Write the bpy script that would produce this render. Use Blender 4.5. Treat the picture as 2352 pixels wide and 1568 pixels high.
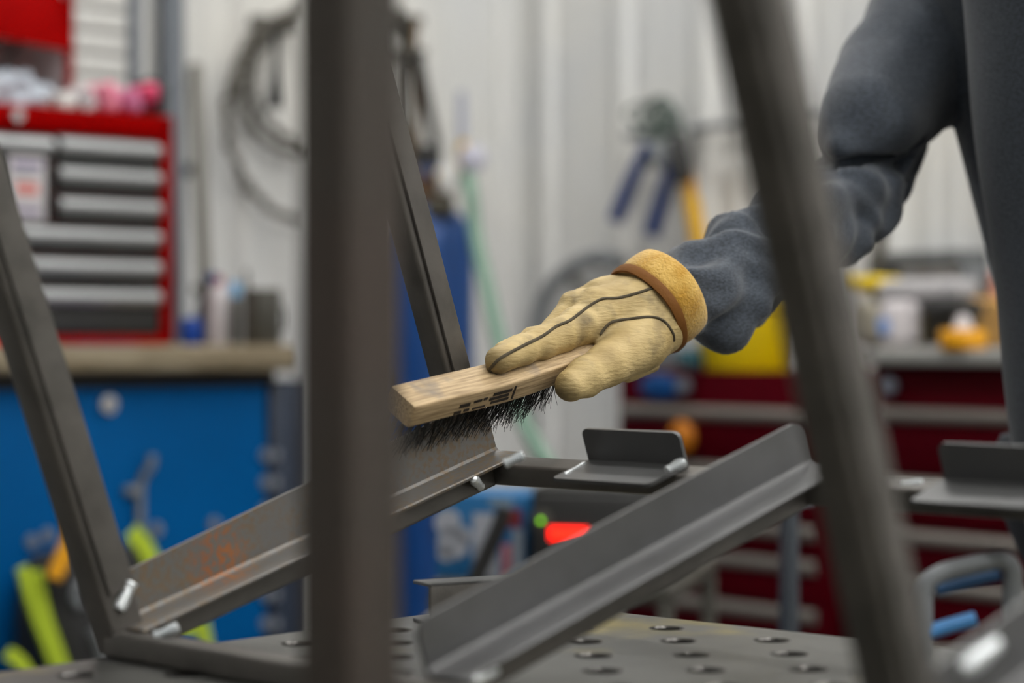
import bpy, bmesh, math, random
import numpy as np
from mathutils import Vector, Matrix
from mathutils.bvhtree import BVHTree

for o in list(bpy.data.objects):
    bpy.data.objects.remove(o, do_unlink=True)
SC = bpy.context.scene
COL = SC.collection
random.seed(7)
np.random.seed(7)

# ------------------------------------------------------------------ camera, light, exposure
FPX = 4900.0                      # focal length in pixels of the 2352 px wide frame
CAMZ = 1.0
cam_d = bpy.data.cameras.new('camera')
cam = bpy.data.objects.new('camera', cam_d)
COL.objects.link(cam)
cam.location = (0, 0, CAMZ)
cam.rotation_euler = (math.pi / 2, 0, 0)
cam_d.sensor_fit = 'HORIZONTAL'
cam_d.sensor_width = 36.0
cam_d.lens = 36.0 * FPX / 2352.0
cam_d.clip_start = 0.05
cam_d.dof.use_dof = True
cam_d.dof.focus_distance = 1.81
cam_d.dof.aperture_fstop = 2.9
cam_d.dof.aperture_blades = 0
SC.camera = cam

world = bpy.data.worlds.new('world')
SC.world = world
world.use_nodes = True
world.node_tree.nodes['Background'].inputs[0].default_value = (0.5, 0.52, 0.55, 1)
world.node_tree.nodes['Background'].inputs[1].default_value = 0.05
LAMP = 23.5                        # emission of the shop's ceiling strip lights
SC.cycles.max_bounces = 5
SC.cycles.diffuse_bounces = 3
SC.cycles.glossy_bounces = 3
SC.cycles.adaptive_threshold = 0.06
SC.view_settings.view_transform = 'Standard'
SC.view_settings.look = 'None'
SC.view_settings.gamma = 1.0
SC.view_settings.use_curve_mapping = False
SC.view_settings.exposure = 0.0

# ------------------------------------------------------------------ helpers
def P(px, py, d):
    """point at depth d in front of the camera that the photo shows at pixel px, py"""
    return Vector(((px - 1176.0) * d / FPX, d, CAMZ + (784.0 - py) * d / FPX))

def lin(c):
    c = c / 255.0
    return c / 12.92 if c <= 0.04045 else ((c + 0.055) / 1.055) ** 2.4

def rgb(r, g, b):
    return (lin(r), lin(g), lin(b), 1.0)

MATS = {}
def mat(name, col, rough=0.5, metal=0.0, col2=None, scale=20.0, amount=(0.4, 0.65), bump=0.0, bscale=80.0,
        stretch=(1, 1, 1), emit=0.0, coat=0.0, sheen=0.0, spec=0.5, rough2=None, detail=6.0):
    if name in MATS:
        return MATS[name]
    m = bpy.data.materials.new(name)
    m.use_nodes = True
    nt = m.node_tree
    b = nt.nodes['Principled BSDF']
    b.inputs['Base Color'].default_value = col
    b.inputs['Roughness'].default_value = rough
    b.inputs['Metallic'].default_value = metal
    b.inputs['Specular IOR Level'].default_value = spec
    if coat:
        b.inputs['Coat Weight'].default_value = coat
    if sheen:
        b.inputs['Sheen Weight'].default_value = sheen
    if emit:
        b.inputs['Emission Color'].default_value = col
        b.inputs['Emission Strength'].default_value = emit
    if col2 is not None or bump or rough2 is not None:
        tc = nt.nodes.new('ShaderNodeTexCoord')
        mp = nt.nodes.new('ShaderNodeMapping')
        mp.inputs['Scale'].default_value = stretch
        nt.links.new(tc.outputs['Object'], mp.inputs['Vector'])
    if col2 is not None or rough2 is not None:
        n = nt.nodes.new('ShaderNodeTexNoise')
        n.inputs['Scale'].default_value = scale
        n.inputs['Detail'].default_value = detail
        nt.links.new(mp.outputs[0], n.inputs['Vector'])
        mr = nt.nodes.new('ShaderNodeMapRange')
        mr.inputs[1].default_value, mr.inputs[2].default_value = amount
        nt.links.new(n.outputs['Fac'], mr.inputs[0])
        if col2 is not None:
            mx = nt.nodes.new('ShaderNodeMix')
            mx.data_type = 'RGBA'
            mx.inputs[6].default_value = col
            mx.inputs[7].default_value = col2
            nt.links.new(mr.outputs[0], mx.inputs[0])
            nt.links.new(mx.outputs[2], b.inputs['Base Color'])
        if rough2 is not None:
            mr2 = nt.nodes.new('ShaderNodeMapRange')
            mr2.inputs[3].default_value, mr2.inputs[4].default_value = rough, rough2
            nt.links.new(mr.outputs[0], mr2.inputs[0])
            nt.links.new(mr2.outputs[0], b.inputs['Roughness'])
    if bump:
        n2 = nt.nodes.new('ShaderNodeTexNoise')
        n2.inputs['Scale'].default_value = bscale
        n2.inputs['Detail'].default_value = 4
        nt.links.new(mp.outputs[0], n2.inputs['Vector'])
        bp = nt.nodes.new('ShaderNodeBump')
        bp.inputs['Strength'].default_value = bump
        bp.inputs['Distance'].default_value = 0.002
        nt.links.new(n2.outputs['Fac'], bp.inputs['Height'])
        nt.links.new(bp.outputs[0], b.inputs['Normal'])
    MATS[name] = m
    return m

def empty(name, loc, rz=0.0):
    o = bpy.data.objects.new(name, None)
    o.empty_display_size = 0.05
    o.location = loc
    o.rotation_euler = (0, 0, rz)
    COL.objects.link(o)
    return o

def tag(o, label=None, cat=None, group=None, kind=None):
    if label:
        o['label'] = label
    if cat:
        o['category'] = cat
    if group:
        o['group'] = group
    if kind:
        o['kind'] = kind
    return o

def mesh_obj(name, verts, faces, m, parent=None, smooth=None, world_coords=False):
    me = bpy.data.meshes.new(name)
    off = Vector((0, 0, 0))
    if parent is not None and world_coords:
        p = parent
        while p is not None:
            off += Vector(p.location)
            p = p.parent
    if isinstance(verts, np.ndarray):
        if world_coords:
            verts = verts - np.array(off)
        verts = verts.tolist()
    else:
        verts = [tuple(Vector(v) - off) for v in verts]
    me.from_pydata(verts, [], [tuple(f) for f in faces])
    me.update()
    o = bpy.data.objects.new(name, me)
    COL.objects.link(o)
    me.materials.append(m)
    if parent is not None:
        o.parent = parent
    if smooth is not None:
        me.shade_smooth()
        if smooth < 180:
            me.set_sharp_from_angle(angle=math.radians(smooth))
    return o

def bm_obj(name, bm, m, parent=None, smooth=35):
    bmesh.ops.recalc_face_normals(bm, faces=bm.faces[:])
    me = bpy.data.meshes.new(name)
    bm.to_mesh(me)
    bm.free()
    o = bpy.data.objects.new(name, me)
    COL.objects.link(o)
    me.materials.append(m)
    if parent is not None:
        o.parent = parent
    if smooth is not None:
        me.shade_smooth()
        me.set_sharp_from_angle(angle=math.radians(smooth))
    return o

def box_bm(x0, x1, y0, y1, z0, z1, bev=0.0, seg=2, bm=None):
    nb = bmesh.new()
    bmesh.ops.create_cube(nb, size=1.0)
    bmesh.ops.scale(nb, vec=(abs(x1 - x0), abs(y1 - y0), abs(z1 - z0)), verts=nb.verts[:])
    bmesh.ops.translate(nb, vec=((x0 + x1) / 2, (y0 + y1) / 2, (z0 + z1) / 2), verts=nb.verts[:])
    if bev > 0:
        bmesh.ops.bevel(nb, geom=nb.edges[:], offset=bev, segments=seg, profile=0.5, affect='EDGES', clamp_overlap=True)
    if bm is None:
        return nb
    tmp = bpy.data.meshes.new('tmp')
    nb.to_mesh(tmp)
    nb.free()
    bm.from_mesh(tmp)
    bpy.data.meshes.remove(tmp)
    return bm

def box(name, x0, x1, y0, y1, z0, z1, m, parent=None, bev=0.004):
    return bm_obj(name, box_bm(x0, x1, y0, y1, z0, z1, bev), m, parent)

def lathe(profile, seg=24, center=(0, 0, 0), axis=None):
    """profile of (r, z) pairs -> verts, faces"""
    vs, fs = [], []
    for r, z in profile:
        for k in range(seg):
            a = 2 * math.pi * k / seg
            vs.append(Vector((r * math.cos(a), r * math.sin(a), z)))
    for i in range(len(profile) - 1):
        for k in range(seg):
            k2 = (k + 1) % seg
            fs.append((i * seg + k, i * seg + k2, (i + 1) * seg + k2, (i + 1) * seg + k))
    fs.append(tuple(range(seg - 1, -1, -1)))
    n = (len(profile) - 1) * seg
    fs.append(tuple(range(n, n + seg)))
    if axis is not None:
        q = Vector((0, 0, 1)).rotation_difference(Vector(axis).normalized()).to_matrix()
        vs = [q @ v for v in vs]
    c = Vector(center)
    return [v + c for v in vs], fs

def tube(points, r, seg=10, closed=False, caps=True):
    """round tube along points; r a number or list"""
    pts = [Vector(p) for p in points]
    n = len(pts)
    rs = r if isinstance(r, (list, tuple)) else [r] * n
    vs, fs = [], []
    prev = None
    for i in range(n):
        if closed:
            t = (pts[(i + 1) % n] - pts[i - 1]).normalized()
        else:
            t = (pts[min(i + 1, n - 1)] - pts[max(i - 1, 0)]).normalized()
        if prev is None:
            u = t.orthogonal().normalized()
        else:
            u = (prev - t * prev.dot(t)).normalized()
        prev = u
        w = t.cross(u)
        for k in range(seg):
            a = 2 * math.pi * k / seg
            vs.append(pts[i] + (u * math.cos(a) + w * math.sin(a)) * rs[i])
    m = n if closed else n - 1
    for i in range(m):
        j = (i + 1) % n
        for k in range(seg):
            k2 = (k + 1) % seg
            fs.append((i * seg + k, i * seg + k2, j * seg + k2, j * seg + k))
    if caps and not closed:
        fs.append(tuple(range(seg - 1, -1, -1)))
        fs.append(tuple(range((n - 1) * seg, n * seg)))
    return vs, fs

def smooth_pts(ctrl, n=8):
    """Catmull-Rom through control points (tuples or Vectors of any length)"""
    c = [np.array(p, float) for p in ctrl]
    c = [2 * c[0] - c[1]] + c + [2 * c[-1] - c[-2]]
    out = []
    for i in range(1, len(c) - 2):
        for k in range(n):
            t = k / n
            out.append(0.5 * (2 * c[i] + (c[i + 1] - c[i - 1]) * t + (2 * c[i - 1] - 5 * c[i] + 4 * c[i + 1] - c[i + 2]) * t * t
                              + (3 * c[i] - c[i - 1] - 3 * c[i + 1] + c[i + 2]) * t ** 3))
    out.append(c[-2])
    return [tuple(p) for p in out]

def sweep(p0, p1, sec, side, up):
    """extrude a closed section [(a,b)] given in side/up axes from p0 to p1"""
    n = len(sec)
    vs = [Vector(p0) + side * a + up * b for a, b in sec] + [Vector(p1) + side * a + up * b for a, b in sec]
    fs = [(i, (i + 1) % n, n + (i + 1) % n, n + i) for i in range(n)]
    fs += [tuple(range(n - 1, -1, -1)), tuple(range(n, 2 * n))]
    return vs, fs

def rsquare(w, h, r, seg=4):
    out = []
    for cx, cy, a0 in ((w / 2 - r, h / 2 - r, 0), (-w / 2 + r, h / 2 - r, 90), (-w / 2 + r, -h / 2 + r, 180), (w / 2 - r, -h / 2 + r, 270)):
        for k in range(seg + 1):
            a = math.radians(a0 + 90 * k / seg)
            out.append((cx + r * math.cos(a), cy + r * math.sin(a)))
    return out

class Frame:
    """upright local frame: x along, y into the wall, z up"""
    def __init__(self, origin, ang):
        self.o = Vector(origin)
        self.ang = ang
        self.x = Vector((math.cos(ang), math.sin(ang), 0))
        self.y = Vector((-math.sin(ang), math.cos(ang), 0))
    def hit(self, px, py, y=0.0):
        d = Vector(((px - 1176.0) / FPX, 1.0, (784.0 - py) / FPX))
        c = Vector((0, 0, CAMZ))
        t = ((self.o + self.y * y) - c).dot(self.y) / d.dot(self.y)
        q = c + d * t - self.o
        return q.dot(self.x), q.z
    def rect(self, px0, py0, px1, py1, y=0.0):
        pm = (px0 + px1) / 2
        ym = (py0 + py1) / 2
        x0 = self.hit(px0, ym, y)[0]
        x1 = self.hit(px1, ym, y)[0]
        return x0, x1, self.hit(pm, py1, y)[1], self.hit(pm, py0, y)[1]
    def w(self, x, y, z):
        return self.o + self.x * x + self.y * y + Vector((0, 0, z))
    def empty(self, name, x, y, z):
        return empty(name, self.w(x, y, z), self.ang)

# ------------------------------------------------------------------ implicit surfaces
def surface_nets(vals, origin, h):
    nx, ny, nz = vals.shape
    s = vals < 0
    c = [s[i:nx - 1 + i, j:ny - 1 + j, k:nz - 1 + k] for i in (0, 1) for j in (0, 1) for k in (0, 1)]
    tot = sum(x.astype(np.int8) for x in c)
    act = (tot > 0) & (tot < 8)
    idx = np.argwhere(act)
    ids = -np.ones(act.shape, np.int64)
    ids[act] = np.arange(len(idx))
    acc = np.zeros((len(idx), 3))
    cnt = np.zeros(len(idx))
    offs = [(i, j, k) for i in (0, 1) for j in (0, 1) for k in (0, 1)]
    for a in offs:
        for ax in range(3):
            if a[ax] == 1:
                continue
            b = list(a)
            b[ax] = 1
            va = vals[idx[:, 0] + a[0], idx[:, 1] + a[1], idx[:, 2] + a[2]]
            vb = vals[idx[:, 0] + b[0], idx[:, 1] + b[1], idx[:, 2] + b[2]]
            cr = (va < 0) != (vb < 0)
            t = np.where(cr, va / np.where(va == vb, 1, va - vb), 0)
            p = np.tile(np.array(a, float), (len(idx), 1))
            p[:, ax] = t
            acc[cr] += p[cr]
            cnt[cr] += 1
    v = (idx + acc / cnt[:, None]) * h + np.array(origin)
    faces = []
    for ax in range(3):
        o1, o2 = (ax + 1) % 3, (ax + 2) % 3
        sl0 = [slice(None)] * 3
        sl1 = [slice(None)] * 3
        sl0[ax] = slice(0, vals.shape[ax] - 1)
        sl1[ax] = slice(1, vals.shape[ax])
        ch = s[tuple(sl0)] != s[tuple(sl1)]
        e = np.argwhere(ch)
        e = e[(e[:, o1] > 0) & (e[:, o2] > 0) & (e[:, o1] < vals.shape[o1] - 1) & (e[:, o2] < vals.shape[o2] - 1)]
        ins = s[e[:, 0], e[:, 1], e[:, 2]]
        def cell(d1, d2):
            q = e.copy()
            q[:, o1] -= d1
            q[:, o2] -= d2
            return ids[q[:, 0], q[:, 1], q[:, 2]]
        quad = np.stack([cell(1, 1), cell(0, 1), cell(0, 0), cell(1, 0)], 1)
        quad[~ins] = quad[~ins][:, ::-1]
        faces.append(quad)
    return v, np.concatenate(faces)

def cone(p, a, b, ra, rb):
    a = np.array(a, np.float32)
    b = np.array(b, np.float32)
    ab = b - a
    t = np.clip(((p - a) @ ab) / max(float(ab @ ab), 1e-9), 0, 1)
    q = p - a - t[:, None] * ab
    return np.sqrt((q * q).sum(1)) - (ra + (rb - ra) * t)

def smin(a, b, k):
    h = np.clip(0.5 + 0.5 * (b - a) / k, 0, 1)
    return b + (a - b) * h - k * h * (1 - h)

def implicit(f, lo, hi, h, coarse=4):
    """mesh of f(points)<0 inside the box, fine samples only near the surface"""
    lo = np.array(lo, float)
    n = np.ceil((np.array(hi) - lo) / (h * coarse)).astype(int) + 1
    H = h * coarse
    g = np.stack(np.meshgrid(*[np.arange(n[i]) * H + lo[i] for i in range(3)], indexing='ij'), -1).reshape(-1, 3).astype(np.float32)
    cv = f(g).reshape(n)
    nf = (n - 1) * coarse + 1
    near = np.abs(cv) < H * 2.2
    m = near.copy()
    ii = [np.minimum((np.arange(nf[i]) + coarse // 2) // coarse, n[i] - 1) for i in range(3)]
    up = cv[np.ix_(*ii)].copy()
    msk = m[np.ix_(*ii)]
    pts = np.argwhere(msk)
    vals = np.empty(len(pts), np.float32)
    B = 400000
    for k in range(0, len(pts), B):
        vals[k:k + B] = f((pts[k:k + B] * h + lo).astype(np.float32))
    up[msk] = vals
    return surface_nets(up, lo, h)

# ------------------------------------------------------------------ materials
M = {}
M['wall'] = mat('white_metal_wall', rgb(226, 225, 220), 0.45, col2=rgb(214, 216, 217), scale=1.5)
M['ceil'] = mat('ceiling_white', rgb(200, 200, 198), 0.8)
M['floor'] = mat('concrete_floor', rgb(105, 103, 99), 0.6, col2=rgb(84, 83, 80), scale=3)
M['steel'] = mat('mill_scale_steel', (0.115, 0.106, 0.097, 1), 0.46, 0.35, col2=(0.075, 0.07, 0.064, 1), scale=30, amount=(0.42, 0.7),
                 bump=0.08, bscale=300, rough2=0.36)
M['plate'] = mat('bare_steel_plate', (0.135, 0.136, 0.139, 1), 0.42, 0.6, col2=(0.1, 0.1, 0.1, 1), scale=12, amount=(0.4, 0.7), bump=0.05, bscale=400, rough2=0.36)
M['post'] = mat('dark_brown_scale_steel', (0.062, 0.047, 0.039, 1), 0.5, 0.25, col2=(0.055, 0.05, 0.043, 1), scale=6)
M['weld'] = mat('bright_weld_metal', (0.72, 0.76, 0.78, 1), 0.3, 0.55, bump=0.3, bscale=500)
M['tabletop'] = None
M['bore'] = mat('hole_bore_steel', (0.12, 0.115, 0.11, 1), 0.3, 0.9)
M['black'] = mat('black_paint', rgb(34, 34, 33), 0.5)
M['silver'] = mat('brushed_aluminium_handle', (0.42, 0.43, 0.44, 1), 0.38, 0.75)
M['red'] = mat('red_gloss_paint', (0.3, 0.0, 0.0, 1), 0.5, col2=(0.26, 0.0, 0.0, 1), scale=8, spec=0.02)
M['maroon'] = mat('maroon_gloss_paint', (0.07, 0.0, 0.004, 1), 0.5, spec=0.06)
M['greyhandle'] = mat('grey_drawer_handle', rgb(128, 122, 116), 0.4, 0.3)
M['blue'] = mat('blue_cabinet_paint', (0.0, 0.1, 0.32, 1), 0.5, col2=(0.0, 0.09, 0.29, 1), scale=4, spec=0.08)
M['navy'] = mat('slate_blue_paint', (0.022, 0.034, 0.062, 1), 0.45)
M['wood'] = mat('worn_bench_wood', rgb(150, 138, 116), 0.6, col2=rgb(112, 98, 74), scale=6, stretch=(1, 8, 8))
M['chrome'] = mat('lock_chrome', (0.6, 0.6, 0.62, 1), 0.25, 0.9)
M['bolt'] = mat('galvanised_bolt', rgb(140, 146, 158), 0.4, 0.4)
M['white'] = mat('white_plastic', rgb(215, 215, 212), 0.45)
M['paper'] = mat('paper_white', rgb(205, 200, 203), 0.7)
M['lime'] = mat('lime_webbing', rgb(188, 212, 50), 0.7)
M['bag'] = mat('black_nylon', rgb(44, 44, 45), 0.8)
M['yellow'] = mat('yellow_plastic', rgb(232, 200, 0), 0.4)
M['amber'] = mat('amber_plastic', rgb(235, 165, 0), 0.45)
M['bluehandle'] = mat('blue_rubber_grip', rgb(20, 52, 120), 0.45)
M['cylblue'] = mat('blue_cylinder_paint', rgb(18, 72, 140), 0.38, col2=rgb(46, 44, 62), scale=9, amount=(0.55, 0.68))
M['rubber'] = mat('dark_rubber', rgb(40, 40, 40), 0.55)
M['cable'] = mat('grey_brown_cable', rgb(92, 88, 80), 0.6)
M['greyplastic'] = mat('mid_grey_plastic', rgb(128, 132, 136), 0.5)
M['green'] = mat('pale_green_hose', rgb(116, 150, 131), 0.45)
M['brass'] = mat('brass', (0.55, 0.38, 0.1, 1), 0.35, 0.8)
M['card'] = mat('cardboard', rgb(205, 160, 95), 0.75)
M['brown'] = mat('brown_card', rgb(110, 84, 62), 0.7)
M['pink'] = mat('pink_wrapper', rgb(238, 140, 165), 0.5)
M['rose'] = mat('rose_wrapper', rgb(214, 60, 105), 0.5)
M['lilac'] = mat('violet_wrapper', rgb(110, 98, 150), 0.5)
M['skyblue'] = mat('light_blue_plastic', rgb(95, 165, 215), 0.4)
M['royal'] = mat('royal_blue_plastic', rgb(0, 70, 170), 0.4)
M['darkgrey'] = mat('dark_grey_metal', rgb(84, 82, 76), 0.5, 0.2)
M['boxblue'] = mat('printed_box_blue', rgb(22, 104, 160), 0.5)

# ------------------------------------------------------------------ room shell (rotated 42 degrees to the camera)
A = math.radians(42.0)
CORNER = Vector((0.05, 6.0, 0.0))
LW = Frame(CORNER, A)                       # along the left wall, x = 0 at the corner, negative to the left
RW = Frame(CORNER, A - math.pi / 2)         # along the right wall, x = 0 at the corner, positive to the right
ROOM, HIGH = 8.5, 4.3

def corrugated(name, fr, sgn, pitch=0.3):
    vs, fs = [], []
    prof = []
    n = int(ROOM / pitch) + 1
    for i in range(n):
        x = i * pitch
        for dx, dy in ((0.0, 0.0), (0.045, 0.0), (0.065, -0.028), (0.095, -0.028), (0.115, 0.0), (0.17, 0.0), (0.178, -0.007), (0.196, -0.007), (0.204, 0.0),
                       (0.235, 0.0), (0.243, -0.007), (0.261, -0.007), (0.269, 0.0)):
            prof.append((sgn * (x + dx), dy))
    for x, y in prof:
        vs.append(fr.w(x, y, 0.0))
        vs.append(fr.w(x, y, HIGH))
    for i in range(len(prof) - 1):
        fs.append((2 * i, 2 * i + 2, 2 * i + 3, 2 * i + 1) if sgn > 0 else (2 * i, 2 * i + 1, 2 * i + 3, 2 * i + 2))
    o = mesh_obj(name, vs, fs, M['wall'])
    tag(o, kind='structure')
    return o

corrugated('wall_left', LW, -1)
corrugated('wall_right', RW, 1)
def slab(name, pts, m):
    o = mesh_obj(name, pts, [tuple(range(len(pts)))], m)
    tag(o, kind='structure')
    return o
c0 = LW.w(0, 0, 0)
c1 = LW.w(-ROOM, 0, 0)
c2 = LW.w(-ROOM, -ROOM, 0)
c3 = LW.w(0, -ROOM, 0)
up = Vector((0, 0, HIGH))
slab('floor', [c0, c1, c2, c3], M['floor'])
slab('ceiling', [c0 + up, c3 + up, c2 + up, c1 + up], M['ceil'])
slab('wall_front', [c1, c1 + up, c2 + up, c2], M['wall'])
slab('wall_back', [c2, c2 + up, c3 + up, c3], M['wall'])

# ceiling strip lights
M['lamp'] = mat('strip_light_diffuser', (1.0, 0.985, 0.955, 1), 0.5, emit=LAMP)
k = 0
for u, v in ((-0.9, -1.3), (-0.9, -3.4), (-0.9, -5.4), (-0.9, -7.2), (-2.6, -1.2), (-2.6, -4.7), (-2.6, -6.0), (-2.6, -7.4), (-4.3, -4.8), (-4.4, -6.4)):
        t = LW.empty('ceiling_light', u, v, HIGH - 0.12)
        tag(t, 'long white strip light mounted under the ceiling', 'ceiling light', 'ceiling strip lights')
        box('housing', -0.14, 0.14, -0.78, 0.78, 0.05, 0.11, M['white'], t, 0.006)
        box('diffuser', -0.12, 0.12, -0.75, 0.75, 0.0, 0.048, M['lamp'], t, 0)

# ------------------------------------------------------------------ welding table with real holes
HT = 0.224
TZ = CAMZ - HT
TA = math.radians(48.0)
def table_material():
    m = bpy.data.materials.new('ground_steel_table_top')
    m.use_nodes = True
    nt = m.node_tree
    b = nt.nodes['Principled BSDF']
    tc = nt.nodes.new('ShaderNodeTexCoord')
    # swirling grinding marks
    wv = nt.nodes.new('ShaderNodeTexWave')
    wv.wave_type = 'RINGS'
    wv.inputs['Scale'].default_value = 28
    wv.inputs['Distortion'].default_value = 6
    wv.inputs['Detail'].default_value = 3
    nt.links.new(tc.outputs['Object'], wv.inputs['Vector'])
    ns = nt.nodes.new('ShaderNodeTexNoise')
    ns.inputs['Scale'].default_value = 9
    ns.inputs['Detail'].default_value = 6
    nt.links.new(tc.outputs['Object'], ns.inputs['Vector'])
    cr = nt.nodes.new('ShaderNodeValToRGB')
    cr.color_ramp.elements[0].position = 0.3
    cr.color_ramp.elements[0].color = (0.095, 0.095, 0.089, 1)
    cr.color_ramp.elements[1].position = 0.7
    cr.color_ramp.elements[1].color = (0.18, 0.18, 0.17, 1)
    nt.links.new(ns.outputs['Fac'], cr.inputs[0])
    # yellow paint stains
    n2 = nt.nodes.new('ShaderNodeTexNoise')
    n2.inputs['Scale'].default_value = 7.5
    n2.inputs['Detail'].default_value = 5
    nt.links.new(tc.outputs['Object'], n2.inputs['Vector'])
    mr = nt.nodes.new('ShaderNodeMapRange')
    mr.inputs[1].default_value, mr.inputs[2].default_value = 0.54, 0.68
    nt.links.new(n2.outputs['Fac'], mr.inputs[0])
    mx = nt.nodes.new('ShaderNodeMix')
    mx.data_type = 'RGBA'
    nt.links.new(mr.outputs[0], mx.inputs[0])
    nt.links.new(cr.outputs[0], mx.inputs[6])
    mx.inputs[7].default_value = (0.36, 0.29, 0.08, 1)
    # engraved 100 mm grid lines
    sp = nt.nodes.new('ShaderNodeSeparateXYZ')
    nt.links.new(tc.outputs['Object'], sp.inputs[0])
    last = None
    for ax in (0, 1):
        ad = nt.nodes.new('ShaderNodeMath')
        ad.operation = 'PINGPONG'
        ad.inputs[1].default_value = 0.05
        nt.links.new(sp.outputs[ax], ad.inputs[0])
        lt = nt.nodes.new('ShaderNodeMath')
        lt.operation = 'LESS_THAN'
        lt.inputs[1].default_value = 0.0005
        nt.links.new(ad.outputs[0], lt.inputs[0])
        if last is None:
            last = lt
        else:
            mm = nt.nodes.new('ShaderNodeMath')
            mm.operation = 'MAXIMUM'
            nt.links.new(last.outputs[0], mm.inputs[0])
            nt.links.new(lt.outputs[0], mm.inputs[1])
            last = mm
    mx2 = nt.nodes.new('ShaderNodeMix')
    mx2.data_type = 'RGBA'
    nt.links.new(last.outputs[0], mx2.inputs[0])
    nt.links.new(mx.outputs[2], mx2.inputs[6])
    mx2.inputs[7].default_value = (0.07, 0.068, 0.06, 1)
    nt.links.new(mx2.outputs[2], b.inputs['Base Color'])
    b.inputs['Metallic'].default_value = 0.75
    b.inputs['Roughness'].default_value = 0.37
    bp = nt.nodes.new('ShaderNodeBump')
    bp.inputs['Strength'].default_value = 0.06
    bp.inputs['Distance'].default_value = 0.001
    nt.links.new(wv.outputs['Fac'], bp.inputs['Height'])
    nt.links.new(bp.outputs[0], b.inputs['Normal'])
    return m
M['tabletop'] = table_material()
# local x runs to the right-near (b), local y runs to the right-far (a); far corner of the plate at x=0,y=0
TB = Vector((math.sin(TA), -math.cos(TA), 0))
TAa = Vector((math.cos(TA), math.sin(TA), 0))
hole = Vector((P(1383, 1540, HT * FPX / 756.0).x, HT * FPX / 756.0, 0))
tcorner = hole + TAa * 0.25 - TB * 0.30
table = empty('welding_table', (tcorner.x, tcorner.y, 0), TA - math.pi / 2)
tag(table, 'perforated steel welding table with rows of round holes under the frame', 'table')
NC = 24
TS = NC * 0.05 + 0.05
vs, fs = [], []
bvs, bfs = [], []
HSEG = 24
def quad_flat(x0, x1, y0, y1):
    i = len(vs)
    vs.extend([(x0, y0, TZ), (x1, y0, TZ), (x1, y1, TZ), (x0, y1, TZ)])
    fs.append((i, i + 1, i + 2, i + 3))
for ix in range(1, NC + 1):
    for iy in range(1, NC + 1):
        cx, cy = ix * 0.05, -iy * 0.05
        x0, x1, y0, y1 = cx - 0.025, cx + 0.025, cy - 0.025, cy + 0.025
        # parity: a hole at (0.30, -0.25)
        if (ix + iy) % 2 == 0:
            quad_flat(x0, x1, y0, y1)
            continue
        i = len(vs)
        sq = []
        for q in range(HSEG):
            a = 2 * math.pi * q / HSEG
            dx, dy = math.cos(a), math.sin(a)
            s = 0.025 / max(abs(dx), abs(dy))
            sq.append((cx + dx * s, cy + dy * s, TZ))
        ring = [(cx + 0.0143 * math.cos(2 * math.pi * q / HSEG), cy + 0.0143 * math.sin(2 * math.pi * q / HSEG), TZ) for q in range(HSEG)]
        vs.extend(sq)
        vs.extend(ring)
        for q in range(HSEG):
            q2 = (q + 1) % HSEG
            fs.append((i + q, i + q2, i + HSEG + q2, i + HSEG + q))
        j = len(bvs)
        for r, z in ((0.0143, TZ), (0.0127, TZ - 0.0016), (0.0127, TZ - 0.025)):
            bvs.extend([(cx + r * math.cos(2 * math.pi * q / HSEG), cy + r * math.sin(2 * math.pi * q / HSEG), z) for q in range(HSEG)])
        for l in (0, 1):
            for q in range(HSEG):
                q2 = (q + 1) % HSEG
                bfs.append((j + l * HSEG + q, j + l * HSEG + q2, j + (l + 1) * HSEG + q2, j + (l + 1) * HSEG + q))
e0, e1 = 0.025, TS - 0.025
quad_flat(0, TS, -e0, 0)
quad_flat(0, TS, -TS, -e1)
quad_flat(0, e0, -e1, -e0)
quad_flat(e1, TS, -e1, -e0)
top = mesh_obj('top_plate', vs, fs, M['tabletop'], table)
bores = mesh_obj('hole_bores', bvs, bfs, M['bore'], top, smooth=40)
tag(bores, kind='stuff')
bm = bmesh.new()
for (x0, x1, y0, y1) in ((0, TS, -0.012, 0), (0, TS, -TS, -TS + 0.012), (0, 0.012, -TS, 0), (TS - 0.012, TS, -TS, 0)):
    box_bm(x0, x1, y0, y1, TZ - 0.1, TZ - 0.0005, 0.001, 1, bm)
bm_obj('side_skirt', bm, M['plate'], table)
box('under_plate', 0.012, TS - 0.012, -TS + 0.012, -0.012, TZ - 0.099, TZ - 0.092, M['black'], table, 0.001)
for (x, y) in ((0.12, -0.12), (TS - 0.12, -0.12), (0.12, -TS + 0.12), (TS - 0.12, -TS + 0.12)):
    box('leg', x - 0.04, x + 0.04, y - 0.04, y + 0.04, 0.0, TZ - 0.1, M['darkgrey'], table, 0.004)

# ------------------------------------------------------------------ welded steel frame standing on the table
U = Vector((-0.24, -0.24, 0.94)).normalized()             # lean of the uprights
R0 = P(270, 1437, 1.52)                                   # left rail: bend line, near end
RD = (P(1868, 1062, 1.575) - P(985, 1548, 1.295))          # rail vector taken from the right rail
RD2 = (P(1138, 1035, 1.80) - R0)
RLEN = RD2.length
RV = ((RD.normalized() + RD2.normalized()) / 2).normalized()
B = Vector((0.707, -0.707, 0))                            # cross tube direction
frame = empty('steel_rack', (R0.x, R0.y, TZ))
tag(frame, 'welded bare steel rack of leaning uprights, cross tubes and angled shelf rails on the table', 'steel rack')
FR_V, FR_F = [], []
def fpart(name, vf, m, smooth=40, parent=None):
    v, f = vf
    base = len(FR_V)
    FR_V.extend([Vector(q) for q in v])
    FR_F.extend([tuple(i + base for i in q) for q in f])
    bm = bmesh.new()
    bv = [bm.verts.new(Vector(q) - Vector(frame.location)) for q in v]
    for q in f:
        try:
            bm.faces.new([bv[i] for i in q])
        except ValueError:
            pass
    return bm_obj(name, bm, m, parent or frame, smooth)

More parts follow.
